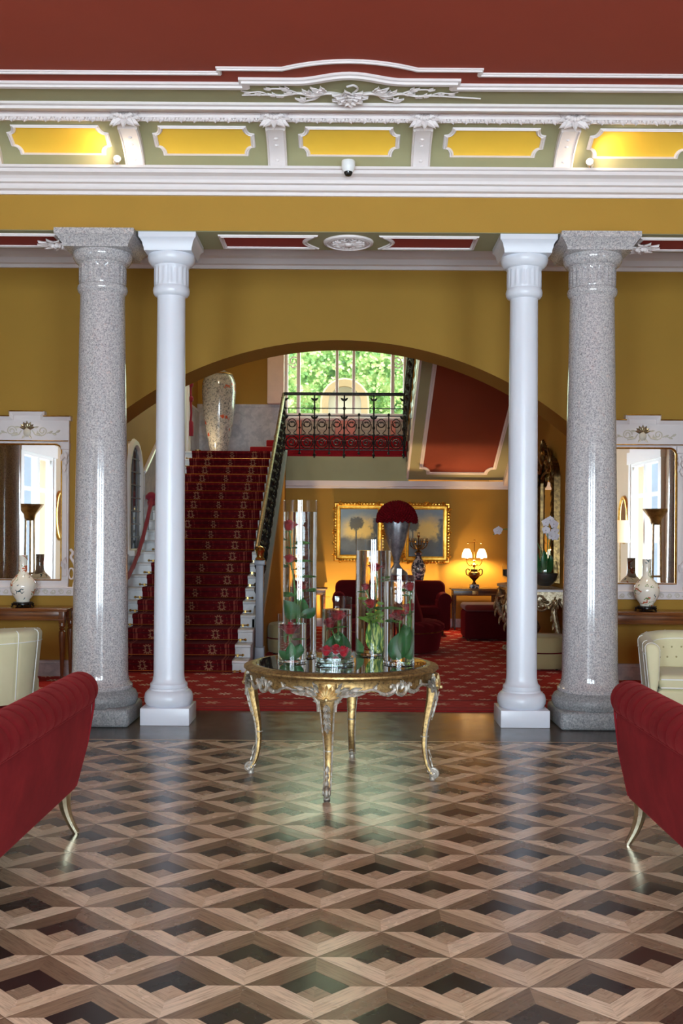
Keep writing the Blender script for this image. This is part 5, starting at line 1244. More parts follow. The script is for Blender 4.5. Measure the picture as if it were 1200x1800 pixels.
# ================================================================== CREAM TUB CHAIRS
def tub_chair(label, x, y, rz):
    t = thing('tub_chair', label, 'armchair', (x, y, 0), rz, 'cream tub chairs')
    # plan: a U open towards -Y, outer half width 0.40; the shell flares towards the top
    def plan(u):
        """u 0..1 from the left arm's front round the back to the right arm's front: point and outward normal."""
        s = 0.36; R = 0.40; Ls, La = s, pi*R; tot = 2*Ls + La; d = u*tot
        if d < Ls: return Vector((-R, -s + d, 0)), Vector((-1, 0, 0))
        if d < Ls + La:
            a = pi - (d-Ls)/R; return Vector((R*cos(a), R*sin(a), 0)), Vector((cos(a), sin(a), 0))
        return Vector((R, -(d-Ls-La), 0)), Vector((1, 0, 0))
    def shell(u, v, chan=True):
        """v runs up the outside, over the roll and down the inside."""
        p, n_ = plan(u); ht = 0.70 + 0.05*sin(pi*u)
        if v < 0.5:
            q = v/0.5; o = lerp(-0.055, 0.0, q); z = lerp(0.12, ht-0.05, q)
        elif v < 0.72:
            a = pi*(v-0.5)/0.22; o = -0.055 + 0.070*cos(a) - 0.0; z = ht-0.05 + 0.055*sin(a); o = -0.06 + 0.06*cos(a) + 0.012*sin(a)
        else:
            q = (v-0.72)/0.28; o = lerp(-0.12, -0.11, q); z = lerp(ht-0.05, 0.36, q)
        if chan and 0.05 < v < 0.48: o -= 0.010*max(0, 1-abs(((u*8) % 1)-0.5)/0.08)
        return p + n_*o + Vector((0, 0, z))
    s = MB(); nu, nv = 96, 40
    for i in range(nu+1):
        for j in range(nv+1): s.v.append(shell(i/nu, j/nv))
    s.f = [(i*(nv+1)+j, (i+1)*(nv+1)+j, (i+1)*(nv+1)+j+1, i*(nv+1)+j+1) for i in range(nu) for j in range(nv)]
    s.f += [tuple(range(nv+1))[::-1], tuple(nu*(nv+1)+j for j in range(nv+1))]
    so = s.build('back_shell', M['cream_velvet'], t, smooth=60)
    for u, sgn in ((0.0, -1), (1.0, 1)):      # padded fronts of the arms
        c = MB(); loop = [shell(u, j/40, False) for j in range(41)]; fr = Vector((0, -1, 0)); cen = sum(loop, Vector())/len(loop); k = len(c.v)
        rings = [(0.0, 1.0), (0.025, 0.98), (0.045, 0.86), (0.052, 0.6)]
        for off, sc_ in rings: c.v += [Vector((lerp(cen.x, q.x, sc_), q.y - off, lerp(cen.z, q.z, lerp(1, sc_, 0.25)))) for q in loop]
        m_ = len(loop)
        for a in range(len(rings)-1): c.f += [(a*m_+b, a*m_+(b+1) % m_, (a+1)*m_+(b+1) % m_, (a+1)*m_+b) for b in range(m_)]
        c.f.append(tuple((len(rings)-1)*m_+b for b in range(m_))); c.build('arm_front', M['cream_velvet'], t, smooth=60)
    pp = MB(); 
    for k in range(9):
        u = (k+0.5)/8 if k < 8 else None
        if u is None: break
        pp.tube([shell(u, v/30, False) + plan(u)[1]*0.002 for v in range(1, 19)], 0.0042, 6)
    pp.tube([shell(u/60, 0.46, False) + plan(u/60)[1]*0.003 for u in range(61)], 0.0042, 6)
    pp.tube([shell(u/60, 0.73, False) - plan(u/60)[1]*0.003 for u in range(61)], 0.0042, 6)
    for u in (0.0, 1.0): pp.tube([shell(u, v/40, False) + Vector((0, -0.01, 0)) for v in range(2, 40)], 0.0042, 6)
    pp.build('piping', M['piping'], t)
    st = MB(); 
    for i in range(24):
        a = 2*pi*i/24
    st.rbox(-0.285, 0.285, -0.385, 0.26, 0.30, 0.44, 0.06, 4).build('seat_cushion', M['cream_velvet'], t)
    MB().tube([(-0.27, -0.385, 0.40), (0.27, -0.385, 0.40)], 0.006, 6).tube([(-0.27, -0.385, 0.33), (0.27, -0.385, 0.33)], 0.006, 6).build('seat_piping', M['piping'], t)
    MB().rbox(-0.29, 0.29, -0.37, 0.26, 0.12, 0.31, 0.03).build('seat_base', M['cream_velvet'], t)
    bt = MB()
    for r_, z in ((0, 0.52), (1, 0.61)):
        for i in range(9):
            u = 0.24 + 0.52*(i + 0.5*r_)/8.5; p, n_ = plan(u); bt.ball(p - n_*0.117 + Vector((0, 0, z)), 0.009, 8, 6)
    bt.build('buttons', M['olive_velvet'], t)
    for x_, y_ in ((-0.26, -0.32), (0.26, -0.32), (-0.24, 0.24), (0.24, 0.24)):
        MB().lathe([(0.012, 0.0), (0.016, 0.01), (0.026, 0.12), (0.028, 0.13)], (x_, y_, 0.0), 14).build('leg', M['dark_wood'], t)
    return t
tub_chair('cream tub chair with white piping at the left, turned away from the camera', -3.10, 9.15, radians(-115))
tub_chair('cream tub chair at the right, open front showing its buttoned inside and seat', 2.965, 9.05, radians(-7))

# ================================================================== MIRROR WALL: mirrors, consoles, porcelain vases
def wall_mirror(label, xc):
    t = thing('wall_mirror', label, 'mirror', (xc, AW, 0), 0, 'white and gilt wall mirrors')
    W = M['plaster']; y = AW
    hw, z0, z1 = 0.375, 1.085, 2.575
    g = MB(); pl = [(-hw, z0), (hw, z0), (hw, z1-0.10)] + [(hw-0.07+0.07*cos(a), z1-0.07+0.07*sin(a)) for a in [pi/2*i/6 for i in range(7)]] + [(-hw+0.07-0.07*sin(a), z1-0.07+0.07*cos(a)) for a in [pi/2*i/6 for i in range(7)]] + [(-hw, z1-0.10)]
    MB().prism([(xc+x, y-0.035, z) for x, z in pl], (0, 0.02, 0)).build('mirror_glass', M['mirror'], t, world=True, smooth=0)
    f = MB()
    for s in (1, -1):
        xs = sorted((xc+s*(hw-0.002), xc+s*(hw+0.085))); f.rbox(*xs, y-0.055, y, 1.04, 2.62, 0.006)
        xs = sorted((xc+s*(hw+0.014), xc+s*(hw+0.07))); f.rbox(*xs, y-0.068, y, 1.12, 2.32, 0.008)
        f.rbox(*sorted((xc+s*(hw+0.0), xc+s*(hw+0.095))), y-0.085, y, 2.52, 2.60, 0.008)
        for dx, z, du, dz in ((0.05, 2.50, 0.3, -1), (0.03, 2.48, -0.2, -1), (0.06, 2.44, 0.1, -1), (0.05, 2.36, 0.0, -1), (0.04, 1.24, 0.3, 1), (0.05, 1.20, -0.3, 1)):
            f.leaf((xc+s*(hw+dx), y-0.075, z), (s*du, -0.2, dz), (0, -1, 0), 0.10, 0.05, -0.1, 2, 0.4, 6, 0.008)
    f.rbox(xc-hw-0.083, xc+hw+0.083, y-0.0585, y-0.001, 1.0, 1.09, 0.008)
    f.rbox(xc-hw-0.087, xc+hw+0.087, y-0.062, y-0.002, 2.60, 2.85, 0.006)
    # filler in the top corners of the glass
    for s in (1, -1):
        cr_ = [(xc+s*hw, z1+0.03), (xc+s*hw, z1-0.07)] + [(xc+s*(hw-0.07+0.07*cos(a)), z1-0.07+0.07*sin(a)) for a in [pi/2*i/8 for i in range(9)]] + [(xc+s*(hw-0.07), z1+0.03)]
        f.prism([(x, y-0.05, z) for x, z in cr_], (0, 0.045, 0))
    f.rbox(xc-hw-0.004, xc+hw+0.004, y-0.0485, y-0.003, z1-0.002, 2.61, 0.004)
    f.box(xc-hw-0.078, xc+hw+0.078, y-0.0125, y, 1.0, 2.85); f.build('frame', W, t, world=True)
    co = MB(); top = [(-hw-0.11, 2.86), (-0.17, 2.86), (-0.17, 2.915), (0.17, 2.915), (0.17, 2.86), (hw+0.11, 2.86)]
    co.prism([(xc-0.16, y-0.06, 2.84), (xc+0.16, y-0.06, 2.84), (xc+0.16, y-0.06, 2.925), (xc-0.16, y-0.06, 2.925)], (0, 0.06, 0))
    co.mould(top, [(0.02, 0.0), (0.02, 0.075), (0.0, 0.09), (-0.018, 0.10), (-0.026, 0.09), (-0.026, 0.0)], lambda u, v, h: Vector((xc+u, y-h, v)), closed=False)
    co.build('cornice', W, t, world=True)
    gl = MB().mould(pl, [(-0.006, 0.030), (-0.004, 0.052), (0.004, 0.064), (0.012, 0.06), (0.016, 0.030)], lambda u, v, h: Vector((xc+u, y-h, v)))
    gl.tube([(xc-hw-0.10, y-0.098, 2.886), (xc-0.185, y-0.098, 2.886), (xc-0.185, y-0.098, 2.94), (xc+0.185, y-0.098, 2.94), (xc+0.185, y-0.098, 2.886), (xc+hw+0.10, y-0.098, 2.886)], 0.006, 6).tube([(xc-hw-0.08, y-0.062, 2.615), (xc+hw+0.08, y-0.062, 2.615)], 0.007, 6)
    gl.build('gilt_beading', M['bright_gilt'], t, world=True)
    c = MB(); cz = 2.73
    for s in (1, -1):
        c.tube([(xc+s*(0.17+x), y-0.066, cz-0.005+z) for x, z in spiral(0, 0, 0.055, 0.014, pi, 1.6*s, 26)], 0.007, 6)
        c.tube([(xc+s*x, y-0.066, z) for x, z in ((0.06, cz), (0.09, cz-0.045), (0.13, cz-0.055), (0.17, cz-0.06))], 0.008, 6)
        c.tube([(xc+s*p[0], y-0.066, p[1]) for p in [tuple(v)[:2] for v in catmull([Vector((0.22, cz-0.03, 0)), Vector((0.26, cz-0.02, 0)), Vector((0.30, cz-0.035, 0)), Vector((0.36, cz+0.005, 0))], 5)]], 0.006, 6)
        for x, z, dx, dz in ((0.08, cz+0.03, 1, 0.2), (0.10, cz-0.03, 1, -0.2), (0.24, cz-0.03, 1, 0.5), (0.28, cz-0.03, 1, -0.4), (0.32, cz-0.02, 1, 0.4), (0.02, cz-0.05, 0.6, -0.7)):
            c.leaf((xc+s*x, y-0.062, z), (s*dx, -0.15, dz), (0, -1, 0), 0.055, 0.03, -0.1, 2, 0.4, 5, 0.006)
    c.ball((xc, y-0.06, cz-0.02), (0.045, 0.02, 0.05), 12, 8).build('carved_relief', M['pale_relief'], t, world=True)
    sh = MB()
    for i in range(7):
        a = -1.25 + 2.5*i/6; sh.leaf((xc, y-0.068, cz+0.015), (sin(a), -0.3, cos(a)*0.8), (0, -1, 0), 0.085, 0.035, 0.2, 0, -0.4, 5, 0.008)
    sh.build('shell_crest', M['champagne'], t, world=True)
    b = MB().rbox(xc-hw-0.15, xc+hw+0.15, y-0.07, y, 0.905, 0.995, 0.01).rbox(xc-hw-0.16, xc+hw+0.16, y-0.085, y, 0.985, 1.003, 0.006)
    for s in (1, -1):
        b.tube(catmull([Vector((xc+s*(hw+0.14), y-0.03, 1.0)), Vector((xc+s*(hw+0.16), y-0.03, 1.12)), Vector((xc+s*(hw+0.15), y-0.03, 1.25)), Vector((xc+s*(hw+0.11), y-0.03, 1.33)), Vector((xc+s*(hw+0.13), y-0.03, 1.38)), Vector((xc+s*(hw+0.10), y-0.03, 1.42))], 6), 0.016, 8)
        b.tube([(xc+s*(hw+0.115+0.03*cos(a)), y-0.03, 1.15+0.06*sin(a)) for a in [2*pi*i/14 for i in range(14)]], 0.010, 6, closed=True)
    b.build('base_panel', W, t, world=True)
    sc_ = MB()
    for i in range(12):
        x = xc-0.48+0.087*i
        sc_.tube([(x+u, y-0.074, 0.95+v) for u, v in spiral(0, 0, 0.030, 0.008, pi, 1.5*(1 if i % 2 else -1), 18)], 0.005, 5)
    sc_.build('base_scrolls', M['pale_relief'], t, world=True)
    return t
XM_L, XM_R = -3.535, 3.262
wall_mirror('white and gilt carved wall mirror above the left wooden console', XM_L)
wall_mirror('white and gilt carved wall mirror above the right wooden console', XM_R)
def wood_console(label, xc):
    t = thing('console_table', label, 'console table', (xc, AW-0.26, 0), 0, 'wooden consoles under the mirrors')
    hw = 0.575; zt = 0.795
    tp = MB().rbox(-hw, hw, -0.235, 0.225, zt-0.022, zt, 0.009, 3).rbox(-hw+0.012, hw-0.012, -0.222, 0.222, zt-0.034, zt-0.02, 0.006); tp.build('top', M['walnut'], t)
    MB().rbox(-hw+0.05, hw-0.05, -0.195, 0.20, zt-0.125, zt-0.03, 0.006).rbox(-hw+0.05, hw-0.05, -0.20, 0.20, zt-0.13, zt-0.118, 0.004).build('apron', M['walnut'], t)
    for sx in (1, -1):
        for yy in (-0.165, 0.17):
            L = MB().rbox(sx*(hw-0.075)-0.032, sx*(hw-0.075)+0.032, yy-0.032, yy+0.032, zt-0.16, zt-0.03, 0.005)
            L.lathe([(0.012, 0.012), (0.020, 0.03), (0.014, 0.05), (0.016, 0.08), (0.028, 0.38), (0.036, 0.50), (0.034, 0.545), (0.020, 0.56), (0.032, 0.575), (0.022, 0.59), (0.034, 0.605), (0.030, zt-0.15)], (sx*(hw-0.075), yy, 0), 18)
            L.build('leg', M['walnut_leg'], t)
    return t
wood_console('polished wooden console with turned legs under the left mirror', XM_L)
wood_console('polished wooden console with turned legs under the right mirror', XM_R)
def dragon_vase(label, slabel, x, y, z, rz):
    s = thing('vase_stand', slabel, 'vase stand', (x, y, z), rz, 'carved vase stands')
    st = MB().lathe([(0.0, 0.040), (0.100, 0.040), (0.106, 0.046), (0.104, 0.058), (0.09, 0.06), (0.0, 0.06)], (0, 0, 0), 28).lathe([(0.085, 0.022), (0.092, 0.03), (0.092, 0.04), (0.0, 0.04)], (0, 0, 0), 28)
    for i in range(5):
        a = 2*pi*i/5 + 0.3; e = Vector((cos(a), sin(a), 0)); st.tube([e*0.085 + Vector((0, 0, 0.04)), e*0.115 + Vector((0, 0, 0.032)), e*0.108 + Vector((0, 0, 0.015)), e*0.125 + Vector((0, 0, 0.008))], [0.016, 0.014, 0.010, 0.008], 8)
    st.lathe([(0.075, 0.0), (0.08, 0.005), (0.075, 0.012), (0.05, 0.012)], (0, 0, 0), 24); st.build('carved_stand', M['black_lacquer'], s)
    v = thing('porcelain_vase', label, 'vase', (x, y, z+0.0605), rz, 'dragon vases on the consoles')
    pf = [(0.066, 0), (0.070, 0.006), (0.072, 0.02), (0.095, 0.05), (0.125, 0.10), (0.139, 0.15), (0.136, 0.195), (0.115, 0.24), (0.080, 0.275), (0.056, 0.30), (0.047, 0.33), (0.044, 0.40), (0.046, 0.49), (0.049, 0.50), (0.043, 0.50), (0.040, 0.44), (0.04, 0.40)]
    MB().lathe(pf, (0, 0, 0), 48).build('vase_body', M['porcelain'], v); return v
p = P(40.5, 1060, 11.16); dragon_vase('white bottle vase painted with dragons on the left console', 'black carved stand under the left dragon vase', p.x, 11.16, 0.796, 0.4)
p = P(1136, 1066, 11.16); dragon_vase('white bottle vase painted with dragons on the right console', 'black carved stand under the right dragon vase', p.x, 11.16, 0.796, 2.6)
# picture lights hidden above? the vases catch a warm spot from the beam
for x in (XM_L, XM_R):
    spot_light('aisle_ceiling_spot', (x + (0.15 if x < 0 else -0.05), 10.75, 4.95), (x, 11.15, 0.95), 100, (1.0, 0.84, 0.60), 28, 0.04, 0.8)

# ================================================================== THINGS SEEN IN THE MIRRORS
def torchiere(label, x, y):
    t = thing('torchiere', label, 'floor lamp', (x, y, 0), 0, 'brass torchieres')
    MB().lathe([(0.20, 0), (0.20, 0.02), (0.15, 0.04), (0.0, 0.05)], (0, 0, 0), 28).build('base', M['brass_dull'], t)
    b = MB()
    for i in range(3):
        a = 2*pi*i/3 + 0.3; b.tube([(0.12*cos(a), 0.12*sin(a), 0.03), (0.085*cos(a), 0.085*sin(a), 1.0), (0.075*cos(a), 0.075*sin(a), 1.85)], 0.016, 10)
    b.lathe([(0.10, 0.92), (0.10, 0.95)], (0, 0, 0), 20).build('rods', M['brass_dull'], t)
    MB().lathe([(0.06, 1.80), (0.09, 1.83), (0.10, 1.90), (0.19, 2.02), (0.225, 2.07), (0.215, 2.07), (0.10, 1.95), (0.0, 1.93)], (0, 0, 0), 36).build('bowl', M['brass_dull'], t); return t
torchiere('brass torchiere floor lamp reflected in the left wall mirror', -5.20, 5.92); torchiere('brass torchiere floor lamp reflected in the right wall mirror', 5.20, 5.50)
for sx, yc, lab in ((-1, 2.02, 'oval gilt mirror on the side wall, reflected in the left wall mirror'), (1, 1.28, 'oval gilt mirror on the side wall, reflected in the right wall mirror')):
    t = thing('oval_mirror', lab, 'mirror', (sx*SIDE_X, yc, 1.95), 0, 'oval side mirrors')
    ov = [(0.30*cos(2*pi*i/40), 0.44*sin(2*pi*i/40)) for i in range(40)]
    MB().prism([(-sx*0.012, u, v) for u, v in ov], (-sx*0.01, 0, 0)).build('mirror_glass', M['mirror'], t, smooth=0)
    MB().mould(ov, [(-0.01, 0.0), (-0.01, 0.03), (0.02, 0.05), (0.05, 0.045), (0.065, 0.02), (0.065, 0.0)], lambda u, v, h: Vector((-sx*h, u, v))).build('frame', M['bright_gilt'], t)
t = thing('floor_lamp', 'lit floor lamp with a cream drum shade reflected in the right mirror', 'floor lamp', (5.38, 2.55, 0))
MB().lathe([(0.14, 0), (0.14, 0.02), (0.02, 0.035), (0.012, 0.06), (0.012, 1.5)], (0, 0, 0), 20).build('stand', M['brass_dull'], t)
MB().lathe([(0.19, 1.48), (0.17, 1.92), (0.168, 1.92), (0.188, 1.48)], (0, 0, 0), 32, close=False).build('lamp_shade', M['shade_linen'], t)
point_light('floor_lamp_bulb', (5.38, 2.55, 1.7), 4, WARM, 0.06)
# ================================================================== BACK OF THE STAIR HALL
LAMP = (1.0, 0.66, 0.30)
# round settee with a pedestal, on it the silver urn and the dome of roses
SX, SY = 0.66, 14.25
t = thing('round_settee', 'round dark red buttoned settee in the middle of the hall carpet', 'settee', (SX, SY, 0))
MB().lathe([(0.60, 0.03), (0.62, 0.05), (0.655, 0.26), (0.66, 0.30), (0.0, 0.30)], (0, 0, 0), 56).build('skirt', M['velvet_dark'], t)
def tuft(a, j, r, z): return r*(1 + (0.02*abs(sin(a*11)) if j in (1, 2, 3) else 0))
sp = MB(); n = 132; rings = [(0.655, 0.30), (0.69, 0.335), (0.685, 0.385), (0.62, 0.42), (0.50, 0.432), (0.38, 0.42), (0.0, 0.40)]
for i in range(n):
    a = 2*pi*i/n
    for j, (r, z) in enumerate(rings):
        k = abs(cos(a*11)); sp.v.append(Vector((r*cos(a)*(1+0.012*k*(j in (1, 2))), r*sin(a)*(1+0.012*k*(j in (1, 2))), z + (0.025*(k-0.6) if j in (3, 4) else 0))))
m_ = len(rings)
for i in range(n): sp.f += [(i*m_+j, ((i+1) % n)*m_+j, ((i+1) % n)*m_+j+1, i*m_+j+1) for j in range(m_-1)]
sp.build('tufted_seat', M['velvet_dark'], t, smooth=60)
MB().tube([(0.662*cos(2*pi*i/48), 0.662*sin(2*pi*i/48), 0.298) for i in range(48)], 0.009, 6, closed=True).build('trim_cord', M['brass_dull'], t)
MB().lathe([(0.40, 0.38), (0.385, 0.50), (0.30, 0.80), (0.27, 1.02), (0.25, 1.05), (0.0, 1.05)], (0, 0, 0), 44, mod=lambda a, j, r, z: r*(1+0.02*cos(a*14))).build('centre_back', M['velvet_dark'], t)
t = thing('silver_urn', 'tall ribbed silver trumpet urn on the round settee, holding a dome of roses', 'urn', (SX+0.03, SY, 1.052))
MB().lathe([(0.15, 0.0), (0.155, 0.015), (0.14, 0.04), (0.09, 0.08), (0.055, 0.12), (0.04, 0.16), (0.05, 0.18), (0.04, 0.20), (0.05, 0.24), (0.085, 0.34), (0.12, 0.46), (0.150, 0.60), (0.168, 0.70), (0.18, 0.735), (0.17, 0.735), (0.14, 0.6)], (0, 0, 0), 72, mod=lambda a, j, r, z: r*(1+((0.04 + 0.05*abs(cos(a*5)))*(1 if 9 <= j <= 12 else 0)))).build('urn_body', M['silver'], t)
t = thing('rose_dome', 'dome of tightly packed dark red roses on the silver urn', 'flower arrangement', (SX+0.03, SY, 1.052+0.737))
d = MB(); rg = random.Random(9); R = 0.27; N = 420
d.lathe([(0.0, 0.0), (0.22, 0.0), (0.255, 0.05), (0.235, 0.14), (0.17, 0.22), (0.08, 0.26), (0, 0.27)], (0, 0, 0), 32)
for i in range(N):
    h = (i+0.5)/N; th = math.acos(1-h*1.12) if 1-h*1.12 > -1 else pi; a = i*2.39996
    p = Vector((R*sin(th)*cos(a), R*sin(th)*sin(a), R*0.95*cos(th)+0.015))
    if p.z < -0.02: continue
    rr = rg.uniform(0.017, 0.024); q = p.normalized().to_track_quat('Z', 'Y').to_matrix()
    d.ball(p, (rr, rr, rr*0.7), 7, 4, q); d.ball(p*1.035, (rr*0.5, rr*0.5, rr*0.6), 6, 4, q)
d.build('rose_heads', M['dome'], t, smooth=60)
# dark red sofa against the back wall
t = thing('two_seat_sofa', 'dark red two-seat sofa against the back wall behind the round settee', 'sofa', (0.72, 16.75, 0))
MB().rbox(-0.90, 0.90, 0.10, 0.38, 0.18, 0.86, 0.11, 5).build('backrest', M['velvet_dark'], t)
MB().rbox(-0.78, 0.78, -0.42, 0.2, 0.10, 0.34, 0.03).build('base', M['velvet_dark'], t)
for x in (-0.385, 0.385): MB().rbox(x-0.375, x+0.375, -0.44, 0.18, 0.33, 0.47, 0.05, 4).build('seat_cushion', M['velvet_dark'], t)
for s in (1, -1):
    MB().rbox(*sorted((s*0.72, s*0.93)), -0.42, 0.30, 0.10, 0.58, 0.04, 3).tube([(s*0.84, -0.43, 0.58), (s*0.84, 0.28, 0.58)], 0.105, 14).build('arm', M['velvet_dark'], t)
for x in (-0.8, 0.8):
    for y in (-0.36, 0.3): MB().lathe([(0.018, 0.012), (0.03, 0.11)], (x, y, 0), 12).build('leg', M['dark_wood'], t)
# ottoman at the right
t = thing('square_ottoman', 'dark red and rust upholstered ottoman in front of the right hall table', 'ottoman', (2.12, 15.9, 0))
MB().rbox(-0.33, 0.33, -0.33, 0.33, 0.04, 0.46, 0.05, 3).build('upholstered_body', M['velvet_dark'], t)
MB().rbox(-0.335, 0.335, -0.335, 0.335, 0.46, 0.56, 0.045, 4).build('seat_pad', M['orange_velvet'], t)
for x in (-0.28, 0.28):
    for y in (-0.28, 0.28): MB().lathe([(0.02, 0.012), (0.028, 0.06)], (x, y, 0), 10).build('leg', M['dark_wood'], t)
# poufs
def pouf(label, x, y, r):
    t = thing('pouf', label, 'pouf', (x, y, 0.012), 0, 'round cream poufs')
    MB().lathe([(r*0.93, 0.02), (r*0.96, 0.03), (r, 0.10), (r, 0.19), (r*0.985, 0.205), (0, 0.205)], (0, 0, 0), 44).build('body', M['olive_velvet'], t)
    MB().lathe([(0, 0.21), (r*0.985, 0.21), (r*1.0, 0.225), (r*1.0, 0.34), (r*0.96, 0.385), (r*0.85, 0.405), (0, 0.41)], (0, 0, 0), 44).build('seat_pad', M['olive_velvet'], t)
    MB().tube([((r+0.002)*cos(2*pi*i/44), (r+0.002)*sin(2*pi*i/44), 0.208) for i in range(44)], 0.008, 6, closed=True).build('band', M['velvet_dark'], t)
    for i in range(4): MB().lathe([(0.015, 0.0), (0.02, 0.025)], (r*0.8*cos(pi*i/2+0.6), r*0.8*sin(pi*i/2+0.6), 0), 10).build('foot', M['dark_wood'], t)
pouf('round cream pouf under the silver console, between the right columns', 2.36, 12.45, 0.30)
pouf('round cream pouf beside the newel post at the foot of the stairs', -0.76, 13.9, 0.29)
# gilt console tables against the back wall, with lamp and vases
def hall_table(label, x, y):
    t = thing('hall_table', label, 'side table', (x, y, 0.012), 0, 'dark side tables at the back wall')
    MB().rbox(-0.40, 0.40, -0.20, 0.20, 0.665, 0.69, 0.006).build('top', M['dark_wood'], t)
    MB().rbox(-0.37, 0.37, -0.175, 0.175, 0.575, 0.668, 0.005).build('apron', M['dark_wood'], t)
    MB().box(-0.36, 0.36, -0.178, -0.174, 0.60, 0.605).rbox(-0.05, 0.05, -0.182, -0.17, 0.59, 0.655, 0.003).rbox(-0.37, 0.37, -0.18, -0.172, 0.655, 0.665, 0.002).build('brass_mounts', M['brass_dull'], t)
    for sx in (-0.34, 0.34):
        for yy in (-0.15, 0.15): MB().lathe([(0.014, 0.0), (0.018, 0.02), (0.012, 0.04), (0.026, 0.54), (0.03, 0.58), (0.024, 0.6)], (sx, yy, 0), 14).build('leg', M['dark_wood'], t)
    return t
TXR = P(833, 1040, 17.6).x
hall_table('dark side table carrying the lit lamp at the right of the back wall', TXR, 17.62)
hall_table('dark side table at the left of the back wall, partly behind the tallest glass vase', -0.72, 17.62)
t = thing('table_lamp', 'brass urn table lamp with two lit white shades on the right side table', 'table lamp', (TXR, 17.60, 0.703))
MB().rbox(-0.075, 0.075, -0.075, 0.075, 0, 0.07, 0.008).build('base', M['bluewhite'], t)
ur = MB().lathe([(0.05, 0.07), (0.03, 0.09), (0.02, 0.12), (0.03, 0.14), (0.085, 0.19), (0.10, 0.24), (0.095, 0.27), (0.06, 0.29), (0.055, 0.31), (0.07, 0.325), (0.0, 0.33)], (0, 0, 0), 28)
for s in (1, -1): ur.tube(catmull([(s*0.08, 0, 0.21), (s*0.13, 0, 0.24), (s*0.135, 0, 0.31), (s*0.10, 0, 0.33), (s*0.075, 0, 0.30)], 6), 0.010, 8)
ur.build('urn', M['dark_gilt'], t)
lm = MB().tube([(0, 0, 0.32), (0, 0, 0.80)], 0.008, 8).lathe([(0.025, 0.36), (0.03, 0.40), (0.012, 0.43)], (0, 0, 0), 14)
for s in (1, -1):
    lm.tube(catmull([(0, 0, 0.42), (s*0.07, 0, 0.38), (s*0.125, 0, 0.44), (s*0.125, 0, 0.50)], 6), 0.006, 8).ball((s*0.05, 0, 0.405), 0.012, 8, 6).lathe([(0.028, 0.49), (0.035, 0.51), (0.012, 0.52)], (s*0.125, 0, 0), 14)
    lm.tube([(0, 0, 0.78), (s*0.10, 0, 0.77)], 0.004, 6).ball((s*0.11, 0, 0.77), 0.014, 8, 6)
lm.ball((0, 0, 0.815), 0.018, 8, 6).ball((0, 0, 0.47), 0.018, 10, 6).build('arms', M['brass'], t)
for s in (1, -1):
    MB().lathe([(0.088, 0.52), (0.090, 0.54), (0.078, 0.60), (0.055, 0.655), (0.035, 0.675), (0.033, 0.672), (0.053, 0.65), (0.075, 0.598), (0.086, 0.54), (0.085, 0.52)], (s*0.125, 0, 0), 32, close=False,).build('lamp_shade', M['shade_lit'], t)
    point_light('table_lamp_bulb', (TXR + s*0.125, 17.60, 0.703+0.56), 26, LAMP, 0.03)
# tall dark vase with a candelabrum behind the sofa
XV = P(735, 1022, 17.45).x
t = thing('sofa_table', 'narrow dark table hidden behind the back sofa, carrying the candelabrum vase', 'side table', (0.72, 17.45, 0.012))
MB().rbox(-0.7, 0.7, -0.16, 0.16, 0.70, 0.735, 0.008).build('top', M['dark_wood'], t)
for sx in (-0.65, 0.65):
    for yy in (-0.12, 0.12): MB().lathe([(0.016, 0.0), (0.028, 0.70)], (sx, yy, 0), 10).build('leg', M['dark_wood'], t)
t = thing('candelabrum_vase', 'dark blue and white porcelain vase with a bronze candelabrum, before the right painting', 'candelabrum', (XV, 17.45, 0.748))
MB().lathe([(0.075, 0), (0.08, 0.02), (0.07, 0.05), (0.09, 0.12), (0.125, 0.26), (0.12, 0.34), (0.08, 0.42), (0.05, 0.47), (0.045, 0.52), (0.075, 0.555), (0.06, 0.56)], (0, 0, 0), 32).build('vase_body', M['bluewhite'], t)
cd = MB().tube([(0, 0, 0.54), (0, 0, 0.84)], 0.010, 8).lathe([(0.05, 0.555), (0.055, 0.57), (0.02, 0.60), (0.012, 0.62)], (0, 0, 0), 16)
for i in range(6):
    a = pi*i/3 + 0.1; e = Vector((cos(a), sin(a), 0))
    cd.tube(catmull([Vector((0, 0, 0.64)), e*0.07 + Vector((0, 0, 0.62)), e*0.14 + Vector((0, 0, 0.68)), e*0.145 + Vector((0, 0, 0.74))], 5), 0.008, 6).lathe([(0.010, 0.73), (0.028, 0.745), (0.014, 0.755), (0.015, 0.80)], e*0.145, 10)
    cd.leaf(e*0.03 + Vector((0, 0, 0.66)), e + Vector((0, 0, 0.8)), Vector((0, 0, 1)), 0.07, 0.035, 0.3, 2, 0.2, 5, 0.005)
cd.lathe([(0.010, 0.82), (0.03, 0.84), (0.015, 0.85), (0.016, 0.90)], (0, 0, 0), 10); cd.build('candelabrum_arms', M['dark_gilt'], t)
